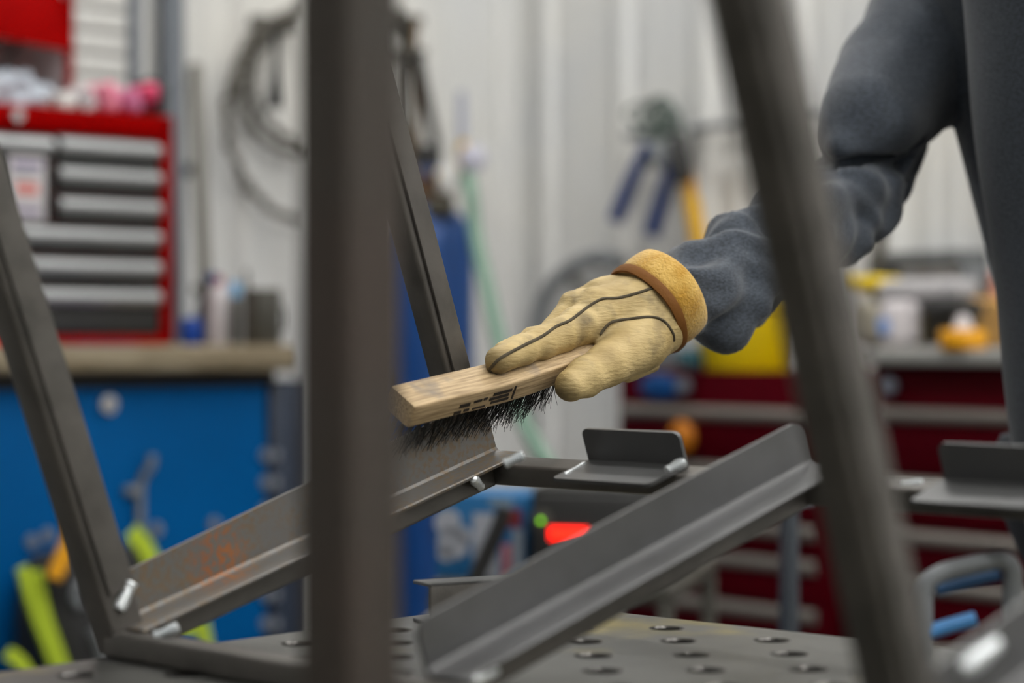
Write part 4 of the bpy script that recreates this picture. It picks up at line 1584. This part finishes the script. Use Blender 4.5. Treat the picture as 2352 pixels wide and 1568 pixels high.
# louvred white shutter behind the chest
x0, x1, z0, z1 = LW.rect(168, -80, 286, 330, -0.05)
e = LW.empty('louvred_shutter', (x0 + x1) / 2, -0.035, z0)
tag(e, 'pale grey louvred shutter panel on the wall behind the red chest', 'shutter')
hw = (x1 - x0) / 2
box('backing', -hw, hw, -0.012, 0.0, 0, z1 - z0, M['white'], e, 0.002)
ns = 8
for i in range(ns):
    zz = (z1 - z0) * i / ns
    box('slat', -hw, hw, -0.03, -0.012, zz + 0.004, zz + (z1 - z0) / ns - 0.006, M['white'], e, 0.006)
for (pa, w_, lab) in ((303, 0.016, 'grey conduit pipe on the wall right of the louvred shutter'), (388, 0.032, 'wide grey conduit pipe on the wall right above the chest end')):
    x = LW.hit(pa, 200, -0.05)[0]
    e = LW.empty('conduit', x, -0.06, 0.4)
    tag(e, lab, 'conduit')
    v, f = tube([(0, 0, 0), (0, 0, 3.2)], w_, 14)
    mesh_obj('pipe', v, f, mat('conduit_grey', rgb(120, 126, 134), 0.4, 0.3), e, 60)
    for zz in (1.0, 2.2):
        box('pipe_clip', -w_ * 1.8, w_ * 1.8, -w_ * 0.2, 0.03, zz, zz + 0.03, M['greyplastic'], e, 0.002)
# leaning pole
x, z = LW.hit(470, 640, -0.2)
xt, zt_ = LW.hit(448, 150, -0.06)
e = LW.empty('broom_pole', x, -0.25, 0.0)
tag(e, 'long grey pole leaning against the wall behind the bench', 'pole')
v, f = tube([(0.03, 0, 0.0), (0, 0.05, z), (xt - x, 0.19, zt_)], 0.017, 10)
mesh_obj('shaft', v, f, mat('pole_grey', rgb(118, 116, 108), 0.5), e, 60)
# coiled hose
def coil(name, loops, m, label, cat, r, pinpx):
    e, xc, zc = lw_empty(name, *pinpx, y=-0.06)
    tag(e, label, cat)
    for lp in loops:
        pts = []
        for (a, b_) in smooth_pts(lp, 8):
            xx, zz = LW.hit(a, b_, -0.06)
            pts.append((xx - xc, random.uniform(-0.012, 0.012), zz - zc))
        v, f = tube(pts, r, 8)
        mesh_obj('loop', v, f, m, e, 60)
    return e
e = coil('hose_coil', [[(690, 30), (620, 50), (570, 110), (548, 190), (560, 260), (600, 310), (660, 345), (720, 350)],
                       [(690, 60), (625, 70), (590, 130), (578, 200), (600, 260), (650, 310), (700, 330)],
                       [(700, 20), (640, 40), (575, 85), (535, 170), (520, 270), (540, 370), (580, 440), (640, 490), (700, 505)],
                       [(760, 25), (860, 35), (915, 75), (925, 130)]], M['cable'], 'coil of grey brown hose hanging on the wall behind the post', 'hose', 0.011, (600, 80))
x, z = LW.hit(600, 80, -0.06)
box('hook', -0.015, 0.12, 0.0, 0.06, 0.02, 0.05, M['darkgrey'], e, 0.004)
e, xc, zc = lw_empty('torch_nozzle', 632, 230, -0.1)
tag(e, 'dark tapered nozzle hanging inside the hose coil', 'nozzle')
def wl(a, b_, y=-0.1):
    q = LW.hit(a, b_, y)
    return (q[0] - xc, 0.0, q[1] - zc)
v, f = tube([wl(634, 60), wl(634, 130), wl(634, 175), wl(632, 215), wl(632, 248)], [0.006, 0.008, 0.013, 0.02, 0.022], 12)
mesh_obj('nozzle_body', v, f, M['rubber'], e, 60)
# cables right of the post
def cable(name, ctrl, r, m, label, cat='cable', y=-0.12):
    e, xc, zc = lw_empty(name, ctrl[0][0], ctrl[0][1], y)
    tag(e, label, cat)
    pts = []
    for (a, b_) in smooth_pts(ctrl, 7):
        q = LW.hit(a, b_, y)
        pts.append((q[0] - xc, 0.0, q[1] - zc))
    v, f = tube(pts, r, 8)
    mesh_obj('strand', v, f, m, e, 60)
    box('wall_clip', -0.03, 0.03, 0.0, -y - 0.028, -0.01, 0.012, M['darkgrey'], e, 0.002)
    return e
cable('hanging_cable', [(930, 60), (926, 120), (922, 220), (930, 340), (955, 500)], 0.016, M['cable'], 'thick brown cable hanging straight down just right of the post', y=-0.12)
cable('hanging_cable', [(952, 45), (948, 120), (958, 240), (948, 340), (940, 450)], 0.012, mat('tan_cable', rgb(96, 78, 56), 0.6), 'tan cable hanging beside the thick brown cable', y=-0.17)
cable('hanging_cable', [(958, 120), (972, 190), (988, 270), (1004, 340)], 0.013, M['rubber'], 'dark cable slanting down to the gas valve', y=-0.22)
cable('hanging_cable', [(905, 30), (938, 70), (945, 130), (952, 260), (972, 380)], 0.007, M['cable'], 'thin grey cable looping behind the brown cables', y=-0.085)

# ------------------------------------------------------------------ gas cylinder by the corner
dcyl = 5.2
xcy = P(978, 784, dcyl)
cyl = empty('gas_cylinder', (xcy.x, xcy.y, 0))
tag(cyl, 'tall blue gas cylinder standing by the room corner', 'gas cylinder')
rc = 0.117
zsh = P(978, 520, dcyl).z
v, f = lathe([(rc * 0.95, 0.0), (rc, 0.02), (rc, zsh - 0.06), (rc * 0.985, zsh - 0.03), (rc * 0.9, zsh + 0.005), (rc * 0.7, zsh + 0.035), (rc * 0.36, zsh + 0.055), (rc * 0.33, zsh + 0.10)], 36)
mesh_obj('tank', v, f, M['cylblue'], cyl, 60)
v, f = lathe([(0.05, zsh + 0.05), (0.055, zsh + 0.06), (0.055, zsh + 0.12), (0.04, zsh + 0.13)], 20)
mesh_obj('neck_ring', v, f, M['brown'], cyl, 40)
zt2 = P(978, 350, dcyl).z
v, f = lathe([(0.02, zsh + 0.12), (0.022, zt2 - 0.03), (0.035, zt2 - 0.03), (0.036, zt2), (0.02, zt2 + 0.01)], 16)
mesh_obj('valve', v, f, M['darkgrey'], cyl, 40)
x0 = P(985, 0, dcyl).x - xcy.x
x1 = P(1046, 0, dcyl).x - xcy.x
box('label_band', x0, x1, -rc * 0.95, -rc * 0.55, P(0, 502, dcyl).z, P(0, 455, dcyl).z, mat('olive_label', rgb(74, 70, 58), 0.6), cyl, 0.006)
box('valve_guard', P(960, 0, dcyl).x - xcy.x, P(1014, 0, dcyl).x - xcy.x, -0.05, 0.0, P(0, 385, dcyl).z, P(0, 335, dcyl).z, M['rubber'], cyl, 0.008)
box('blue_collar', P(962, 0, dcyl).x - xcy.x, P(1012, 0, dcyl).x - xcy.x, -0.06, 0.0, P(0, 412, dcyl).z, P(0, 385, dcyl).z, mat('dull_blue', rgb(62, 74, 112), 0.5), cyl, 0.006)
dr = 5.1
rg = P(1070, 370, dr)
reg = empty('flow_regulator', rg)
tag(reg, 'gas flow regulator with clear flow tube and round gauge on the cylinder', 'regulator')
def rp(a, b_, dd=0.0):
    return P(a, b_, dr + dd) - rg
v, f = tube([rp(1000, 405), rp(1060, 385)], 0.012, 10)
mesh_obj('inlet_stem', v, f, M['brass'], reg, 60)
v, f = tube([rp(1062, 395), rp(1064, 345), rp(1064, 322)], [0.016, 0.018, 0.014], 12)
mesh_obj('regulator_body', v, f, M['brass'], reg, 60)
v, f = tube([rp(1062, 325), rp(1061, 265), rp(1060, 210)], [0.013, 0.013, 0.011], 12)
mesh_obj('flow_tube', v, f, mat('cloudy_acrylic', rgb(176, 180, 196), 0.25), reg, 60)
v, f = lathe([(0.03, 0.0), (0.033, 0.008), (0.033, 0.022), (0.028, 0.026)], 24, rp(1086, 365, -0.02), (0, -1, 0))
mesh_obj('gauge', v, f, mat('gauge_face', rgb(196, 196, 212), 0.35), reg, 40)
v, f = lathe([(0.026, 0.0), (0.03, 0.05), (0.018, 0.07)], 18, rp(1032, 440), (0, 0, 1))
mesh_obj('white_knob', v, f, M['white'], reg, 40)
hs = empty('gas_hose', P(1085, 430, 5.0))
tag(hs, 'pale green gas hose hanging from the regulator down to the floor', 'hose')
pts = [P(a, b_, dd) - hs.location for a, b_, dd in smooth_pts([(1075, 405, 5.07), (1082, 450, 5.03), (1092, 540, 5.0), (1118, 660, 4.9), (1150, 800, 4.8), (1185, 930, 4.7), (1235, 1030, 4.6), (1300, 1130, 4.5)], 8)]
v, f = tube(pts, [0.017 - 0.000 * i for i in range(len(pts))], 12)
mesh_obj('hose_run', v, f, M['green'], hs, 60)

# ------------------------------------------------------------------ tools on the right wall
def rw_empty(name, a, b_, y=-0.06):
    x, z = RW.hit(a, b_, y)
    return RW.empty(name, x, y, z), x, z
def rwt(e, x0, z0, ctrl, r, m, name, y=-0.06, seg=10):
    pts = []
    for (a, b_) in (smooth_pts(ctrl, 6) if len(ctrl) > 2 else ctrl):
        q = RW.hit(a, b_, y)
        pts.append((q[0] - x0, 0.0, q[1] - z0))
    rr = r
    if isinstance(r, (list, tuple)):
        rr = list(np.interp(np.linspace(0, 1, len(pts)), np.linspace(0, 1, len(r)), r))
    v, f = tube(pts, rr, seg)
    return mesh_obj(name, v, f, m, e, 60)
e, x0, z0 = rw_empty('tool_rail', 1560, 292, -0.05)
tag(e, 'pale grey hanging rail fixed to the wall above the blue-handled cutter', 'rail')
rwt(e, x0, z0, [(1440, 312), (1560, 300), (1680, 284), (1880, 262)], 0.012, M['greyplastic'], 'rail_bar', -0.05)
for a, b_ in ((1530, 302), (1800, 271)):
    q = RW.hit(a, b_, -0.05)
    box('rail_bracket', q[0] - x0 - 0.012, q[0] - x0 + 0.012, 0.0, 0.05, q[1] - z0 - 0.03, q[1] - z0 + 0.03, M['greyplastic'], e, 0.003)
e, x0, z0 = rw_empty('wire_bundle', 1490, 270, -0.08)
tag(e, 'tangled bundle of dark green grey wire hung on the rail', 'wire')
rn = random.Random(5)
for i in range(9):
    cx, cy = 1485 + rn.uniform(-25, 35), 275 + rn.uniform(-15, 15)
    rx, ry = rn.uniform(20, 45), rn.uniform(18, 38)
    ctrl = [(cx + rx * math.cos(t_), cy + ry * math.sin(t_)) for t_ in np.linspace(0, 5.2, 8) + rn.uniform(0, 6)]
    rwt(e, x0, z0, ctrl, 0.0065, mat('dull_green_wire', rgb(96, 108, 102), 0.5), 'wire_turn', -0.08 - 0.004 * i, 6)
rwt(e, x0, z0, [(1560, 300), (1520, 330), (1490, 340), (1470, 380)], 0.014, mat('pale_grey_strap', rgb(140, 145, 140), 0.6), 'wire_tail', -0.1)
e, x0, z0 = rw_empty('bolt_cutter', 1520, 400, -0.09)
tag(e, 'bolt cutter with two dark blue handles hanging on the wall', 'bolt cutter')
rwt(e, x0, z0, [(1545, 320), (1530, 380), (1505, 340)], 0.02, M['greyplastic'], 'jaw', -0.09)
rwt(e, x0, z0, [(1488, 335), (1448, 420), (1414, 505)], [0.016, 0.019, 0.021], M['bluehandle'], 'blue_handle', -0.09)
rwt(e, x0, z0, [(1545, 380), (1522, 455), (1497, 538)], [0.016, 0.019, 0.021], M['bluehandle'], 'blue_handle', -0.09)
e, x0, z0 = rw_empty('black_pry_tool', 1560, 380, -0.13)
tag(e, 'black tool hanging right of the bolt cutter handles', 'hand tool')
rwt(e, x0, z0, [(1555, 318), (1562, 370), (1568, 418)], [0.02, 0.03, 0.026], M['rubber'], 'tool_body', -0.13)
rwt(e, x0, z0, [(1560, 300), (1556, 322)], 0.008, M['rubber'], 'hang_loop', -0.13)
e, x0, z0 = rw_empty('yellow_strap', 1590, 480, -0.10)
tag(e, 'yellow strap hanging below the black tool on the wall', 'strap')
rwt(e, x0, z0, [(1576, 415), (1590, 470), (1602, 540), (1612, 600)], [0.014, 0.022, 0.022, 0.018], mat('mustard_webbing', rgb(222, 172, 40), 0.6), 'webbing', -0.10)
rwt(e, x0, z0, [(1572, 395), (1580, 440)], 0.016, M['amber'], 'buckle', -0.11)
# faint grey hose coil low on the right wall behind the hand
e, x0, z0 = rw_empty('grey_hose_coil', 1310, 660, -0.06)
tag(e, 'faint grey hose looping on the wall behind the gloved hand', 'hose')
rwt(e, x0, z0, [(1235, 780), (1240, 720), (1265, 660), (1310, 615), (1370, 590), (1430, 600)], 0.02, M['greyplastic'], 'hose_run', -0.06)
rwt(e, x0, z0, [(1318, 635), (1318, 660)], 0.02, M['darkgrey'], 'hose_joint', -0.07)
rwt(e, x0, z0, [(1372, 590), (1376, 612)], 0.016, M['darkgrey'], 'hose_joint', -0.07)
# door behind the elbow: horizontal bar and pole
e, x0, z0 = rw_empty('wall_shelf', 2110, 600, -0.1)
tag(e, 'narrow grey shelf bar on the wall above the right cabinet', 'shelf')
q0 = RW.hit(2010, 604, -0.1)
q1 = RW.hit(2222, 592, -0.1)
box('shelf_board', q0[0] - x0, q1[0] - x0, -0.03, 0.08, -0.012, 0.022, mat('shelf_grey', rgb(108, 112, 114), 0.5), e, 0.004)
for q in (q0, q1):
    box('shelf_bracket', q[0] - x0 - 0.01, q[0] - x0 + 0.01, -0.02, 0.08, -0.05, -0.012, M['greyplastic'], e, 0.002)
# ------------------------------------------------------------------ maroon cabinets against the right wall
CD = 0.55
MC = Frame(RW.w(0, -CD, 0), A - math.pi / 2)
def cabinet(pxa, pxb, pytop, drawers, label, topmat=None, lock=None):
    xa = MC.hit(pxa, 945)[0]
    xb = MC.hit(pxb, 945)[0]
    pm = (pxa + min(pxb, 2340)) / 2
    e = MC.empty('tool_cabinet', xa, 0.0, 0.0)
    tag(e, label, 'tool cabinet')
    wd = xb - xa
    zt = MC.hit(pm, pytop)[1]
    box('case', 0, wd, 0.012, CD - 0.06, 0.1, zt, M['maroon'], e, 0.006)
    for sx in (0.05, wd - 0.05):
        for sy in (0.06, CD - 0.12):
            v, f = lathe([(0.03, 0.0), (0.045, 0.01), (0.045, 0.06), (0.02, 0.1)], 14, (sx, sy, 0))
            mesh_obj('caster', v, f, M['rubber'], e, 40)
    if topmat:
        zt1 = MC.hit(pm, pytop - 36)[1]
        box('work_top', -0.015, wd + 0.015, -0.03, CD - 0.05, zt, zt1, topmat, e, 0.008)
    for (p0, p1, ph) in drawers:
        z0, z1 = MC.hit(pm, p1)[1], MC.hit(pm, p0)[1]
        d = box('drawer', 0.025, wd - 0.025, 0.0, 0.014, z0 + 0.004, z1 - 0.004, M['maroon'], e, 0.004)
        zh = MC.hit(pm, ph)[1]
        sec = []
        for q in range(9):
            a = math.radians(90 + 180 * q / 8)
            sec.append((0.014 * math.cos(a), 0.0155 * math.sin(a)))
        v, f = sweep((0.028, 0.0, zh), (wd - 0.028, 0.0, zh), sec, Vector((0, 1, 0)), Vector((0, 0, 1)))
        mesh_obj('handle', v, f, M['greyhandle'], d, 40)
    if lock:
        x, z = MC.hit(*lock)
        disc('lock', MC, x - xa, 0.0, z, 0.018, M['bolt'], e, 0.014)
    return e, xa, wd, zt
c1_, xa1, wd1, zt1_ = cabinet(1412, 1900, 852, [(935, 1060, 950), (1060, 1190, 1080), (1190, 1265, 1208), (1265, 1375, 1283), (1375, 1460, 1392), (1460, 1600, 1480)],
                              'maroon tool cabinet left of the leaning upright, blue oval badge on front', None, (1574, 886))
x, z = MC.hit(1518, 888)
v, f = lathe([(0.03, 0.0), (0.032, 0.006), (0.022, 0.012)], 24, (0, 0, 0), (0, -1, 0))
v = [Vector((q.x * 1.9 + x - xa1, q.y, q.z * 0.85 + z)) for q in v]
mesh_obj('badge', v, f, mat('badge_blue', rgb(0, 74, 140), 0.35), c1_, 40)
v2, f2 = lathe([(0.036, 0.0), (0.036, 0.003)], 24, (0, 0, 0), (0, -1, 0))
v2 = [Vector((q.x * 1.9 + x - xa1, q.y, q.z * 0.85 + z)) for q in v2]
mesh_obj('badge_rim', v2, f2, mat('badge_rim_blue', rgb(70, 84, 120), 0.4), c1_, 40)
x, z = MC.hit(1580, 1003)
o = MC.empty('orange_magnet', x, -0.012, z)
tag(o, 'round orange magnet stuck on the maroon drawer behind the tab', 'magnet')
v, f = lathe([(0.034, 0.0), (0.038, 0.01), (0.03, 0.02), (0.01, 0.024)], 20, (0, 0, 0), (0, -1, 0))
mesh_obj('magnet_cap', v, f, mat('orange_plastic', rgb(190, 112, 0), 0.45), o, 50)
c2_, xa2, wd2, zt2_ = cabinet(1998, 2620, 838, [(935, 1100, 956), (1100, 1215, 1118), (1215, 1330, 1240), (1330, 1480, 1352), (1480, 1640, 1500)],
                              'maroon tool cabinet with pale grey worktop at the right behind the torso', mat('pale_worktop', rgb(156, 156, 152), 0.5), (2046, 886))
z2top = MC.hit(2180, 802)[1]
def rblob(name, rects, y, m, label, cat, base=None, **kw):
    return blob(name, MC, rects, y, m, label, cat, None, kw.get('r', 0.015), kw.get('noise', 0.001), base, kw.get('voxel', 0.007))
# yellow tub on the left cabinet
xx, _ = MC.hit(1718, 850, 0.12)
e = MC.empty('yellow_bucket', xx, 0.12, zt1_)
tag(e, 'bright yellow plastic tub standing on the left maroon cabinet', 'tub')
wpx = MC.hit(1812, 800, 0.12)[0] - MC.hit(1622, 800, 0.12)[0]
hb = MC.hit(1718, 690, 0.12)[1] - zt1_
v, f = lathe([(wpx * 0.40, 0.0), (wpx * 0.42, 0.01), (wpx * 0.5, hb), (wpx * 0.52, hb), (wpx * 0.52, hb - 0.012), (wpx * 0.5, hb - 0.014), (wpx * 0.46, hb - 0.004)][:4], 28)
mesh_obj('tub_wall', v, f, M['yellow'], e, 40)
v, f = lathe([(wpx * 0.5, hb - 0.02), (wpx * 0.53, hb - 0.018), (wpx * 0.53, hb), (wpx * 0.5, hb + 0.003)], 28)
mesh_obj('rim', v, f, M['yellow'], e, 40)
rblob('teal_cloth', [(1585, 800, 1612, 848)], 0.02, mat('teal_cloth', rgb(40, 82, 92), 0.8), 'small teal cloth beside the yellow tub on the left cabinet', 'cloth', zt1_)
rblob('white_box', [(1490, 790, 1606, 846)], 0.3, M['greyplastic'], 'pale grey box on the left maroon cabinet below the glove', 'box', zt1_)
# things on the right cabinet worktop
xx, _ = MC.hit(2212, 795, 0.0)
e = MC.empty('tape_measure', xx, 0.0, z2top)
tag(e, 'fat amber yellow tape roll with white top on the grey worktop', 'tape')
rr_ = (MC.hit(2258, 775)[0] - MC.hit(2168, 775)[0]) / 2
hb = MC.hit(2212, 756, 0.0)[1] - z2top
v, f = lathe([(rr_ * 0.92, 0), (rr_, 0.006), (rr_, hb - 0.006), (rr_ * 0.9, hb)], 24)
mesh_obj('tape_body', v, f, M['amber'], e, 40)
v, f = lathe([(rr_ * 0.45, hb), (rr_ * 0.3, hb + 0.02), (rr_ * 0.16, hb + 0.03)], 16)
mesh_obj('tape_knob', v, f, M['paper'], e, 40)
rblob('dark_parts_bin', [(2150, 706, 2222, 792)], 0.16, mat('bin_olive_dark', rgb(58, 54, 44), 0.6), 'dark olive parts bin behind the amber tape', 'bin', z2top)
rblob('black_tray', [(2140, 690, 2236, 724)], 0.12, M['rubber'], 'black tray sitting on top of the dark parts bin', 'tray', None)
rblob('olive_case', [(2110, 702, 2136, 792)], 0.22, mat('olive_yellow', rgb(112, 98, 34), 0.6), 'olive yellow case left of the dark parts bin', 'case', z2top)
e, = [rblob('white_bottle', [(2044, 690, 2090, 792)], 0.06, M['paper'], 'white bottle with a light blue spot on the grey worktop', 'bottle', z2top, r=0.02)]
v, f = lathe([(0.018, 0.0), (0.016, 0.006), (0.006, 0.008)], 18, (0.0, -0.055, 0.045), (0, -1, 0))
mesh_obj('blue_spot', v, f, mat('pale_blue_print', rgb(130, 160, 215), 0.5), e, 50)
rblob('cream_jar', [(1980, 690, 2042, 792)], 0.18, mat('cream_jar', rgb(158, 152, 136), 0.6), 'cream jar left of the white bottle on the worktop', 'jar', z2top, r=0.02)
rblob('cardboard_box', [(2240, 682, 2345, 796)], 0.33, M['card'], 'tan cardboard box on the worktop beside the torso', 'box', z2top, r=0.004)
rblob('heat_gun', [(2040, 640, 2225, 690), (2060, 668, 2200, 690)], 0.2, mat('pale_grey_case', rgb(178, 176, 178), 0.5), 'long pale grey tool lying across the jars on the worktop', 'power tool', None, r=0.03)
rblob('yellow_drill', [(1948, 634, 2046, 670)], 0.2, M['yellow'], 'yellow power tool body beside the pale grey tool', 'power tool', None, r=0.02)
rblob('salmon_sheet', [(2300, 620, 2345, 690)], 0.4, mat('salmon_paper', rgb(206, 150, 138), 0.7), 'salmon coloured packet standing above the cardboard box', 'packet', None, r=0.004)
e = MC.empty('dark_pole', MC.hit(2000, 700, 0.3)[0], 0.3, 0.0)
e.location = MC.w(MC.hit(2000, 700, 0.3)[0], 0.3, z2top)
tag(e, 'dark slanting pole rising from the worktop behind the elbow', 'pole')
q = MC.hit(2030, 470, 0.3)
x9 = MC.hit(2000, 700, 0.3)[0]
v, f = tube([(0, 0, 0), (q[0] - x9, 0, q[1] - z2top)], 0.013, 10)
mesh_obj('pole_shaft', v, f, M['darkgrey'], e, 60)

# ------------------------------------------------------------------ welder on its cart behind the table
WD = 3.3
WF = Frame(P(1290, 784, WD) * 1.0, math.radians(-14))
WF.o.z = 0.0
cart = WF.empty('welding_cart', 0, 0.2, 0)
tag(cart, 'dark steel cart carrying the welder behind the table', 'cart')
xa, xb, z0, z1 = WF.rect(985, 1330, 1545, 1345)
zsh_ = WF.hit(1200, 1340)[1]
box('shelf', xa, xb, -0.2, 0.25, zsh_ - 0.025, zsh_, M['darkgrey'], cart, 0.004)
box('lower_shelf', xa, xb, -0.2, 0.25, 0.2, 0.225, M['darkgrey'], cart, 0.004)
for sx in (xa + 0.012, xb - 0.012):
    for sy in (-0.19, 0.24):
        box('cart_leg', sx - 0.012, sx + 0.012, sy - 0.012, sy + 0.012, 0.0, zsh_ - 0.025, M['darkgrey'], cart, 0.002)
xa, xb, z0, z1 = WF.rect(1218, 1130, 1520, 1340)
zw = WF.hit(1300, 1118)[1]
weldr = WF.empty('welding_machine', (xa + xb) / 2, 0.0, zsh_)
tag(weldr, 'black welding machine with a green light and glowing red display', 'welder')
hw = (xb - xa) / 2
box('case', -hw, hw, 0.0, 0.35, 0.0, zw - zsh_, M['black'], weldr, 0.012)
box('front_panel', -hw + 0.01, hw - 0.01, -0.012, 0.002, 0.012, zw - zsh_ - 0.012, mat('panel_charcoal', rgb(46, 46, 46), 0.5), weldr, 0.006)
def wled(a, b_, r, m, name):
    x, z = WF.hit(a, b_, -0.012)
    v, f = lathe([(r, 0.0), (r, 0.004), (r * 0.6, 0.006)], 14, (x - (xa + xb) / 2, -0.012, z - zsh_), (0, -1, 0))
    return mesh_obj(name, v, f, m, weldr, 50)
wled(1243, 1195, 0.0035, mat('green_led', (0.25, 0.75, 0.01, 1), 0.4, emit=2.2), 'green_led')
wled(1243, 1195, 0.018, M['darkgrey'], 'led_bezel').location.y = 0.004
xq, zq = WF.hit(1262, 1240, -0.014)
x9, z9 = WF.hit(1350, 1212, -0.014)
box('red_display', xq - (xa + xb) / 2, x9 - (xa + xb) / 2, -0.016, -0.012, zq - zsh_, z9 - zsh_, mat('red_display_glow', (1.0, 0.012, 0.004, 1), 0.4, emit=3.2), weldr, 0.001)
# printed carton left of the welder
xa, xb, z0, z1 = WF.rect(1000, 1135, 1208, 1316, 0.05)
car = WF.empty('printed_carton', (xa + xb) / 2, 0.05, zsh_)
tag(car, 'blue and white printed carton standing beside the welder', 'carton')
hw = (xb - xa) / 2
zc = z1 - zsh_
box('carton_body', -hw, hw, 0.0, 0.16, 0.0, zc, M['boxblue'], car, 0.003)
def pr_(u0, u1, w0, w1, m, nm='print_patch'):
    return box(nm, -hw + 2 * hw * u0, -hw + 2 * hw * u1, -0.0015, 0.001, zc * w0, zc * w1, m, car, 0)
pr_(0.42, 0.70, 0.02, 0.78, mat('carton_white', rgb(172, 176, 186), 0.6))
pr_(0.74, 0.84, 0.02, 0.42, mat('carton_coral', rgb(190, 120, 126), 0.6))
pr_(0.86, 0.97, 0.1, 0.6, mat('carton_pale', rgb(150, 160, 172), 0.6))
pr_(0.80, 0.95, 0.62, 0.84, mat('carton_red', rgb(130, 34, 44), 0.6))
pr_(0.60, 0.86, 0.86, 0.97, mat('carton_grey', rgb(120, 146, 170), 0.6))
for (u, w_, r) in ((0.14, 0.66, 0.022), (0.2, 0.42, 0.026), (0.3, 0.5, 0.016), (0.12, 0.3, 0.014)):
    v, f = lathe([(r, 0.0), (r, 0.002)], 16, (-hw + 2 * hw * u, 0.0, zc * w_), (0, -1, 0))
    mesh_obj('print_patch', v, f, mat('carton_white', rgb(172, 176, 186), 0.6), car, None)
x, z = WF.hit(1118, 1240, -0.06)
e = WF.empty('welding_cable', x, -0.06, zsh_)
tag(e, 'thick dark welding cable drooping in front of the printed carton', 'cable')
pts = []
for a, b_ in smooth_pts([(1160, 1165), (1150, 1200), (1128, 1250), (1100, 1310), (1088, 1338)], 6):
    q = WF.hit(a, b_, -0.06)
    pts.append((q[0] - x, 0, q[1] - zsh_))
v, f = tube(pts, 0.013, 10)
mesh_obj('cable_run', v, f, M['rubber'], e, 60)
# grey stand post in front of the left maroon cabinet
d5 = 3.0
e = empty('stand_post', (P(1812, 784, d5).x, d5, 0), math.radians(20))
tag(e, 'slim dark grey stand post in front of the left maroon cabinet', 'stand')
zt3 = P(1812, 1160, d5).z
box('square_tube', -0.011, 0.011, -0.011, 0.011, 0.01, zt3, mat('stand_grey', rgb(74, 80, 88), 0.4, 0.3), e, 0.002)
box('stand_foot', -0.12, 0.12, -0.12, 0.12, 0.0, 0.012, M['darkgrey'], e, 0.002)
box('stand_head', -0.02, 0.03, -0.02, 0.02, zt3, zt3 + 0.02, M['bolt'], e, 0.003)
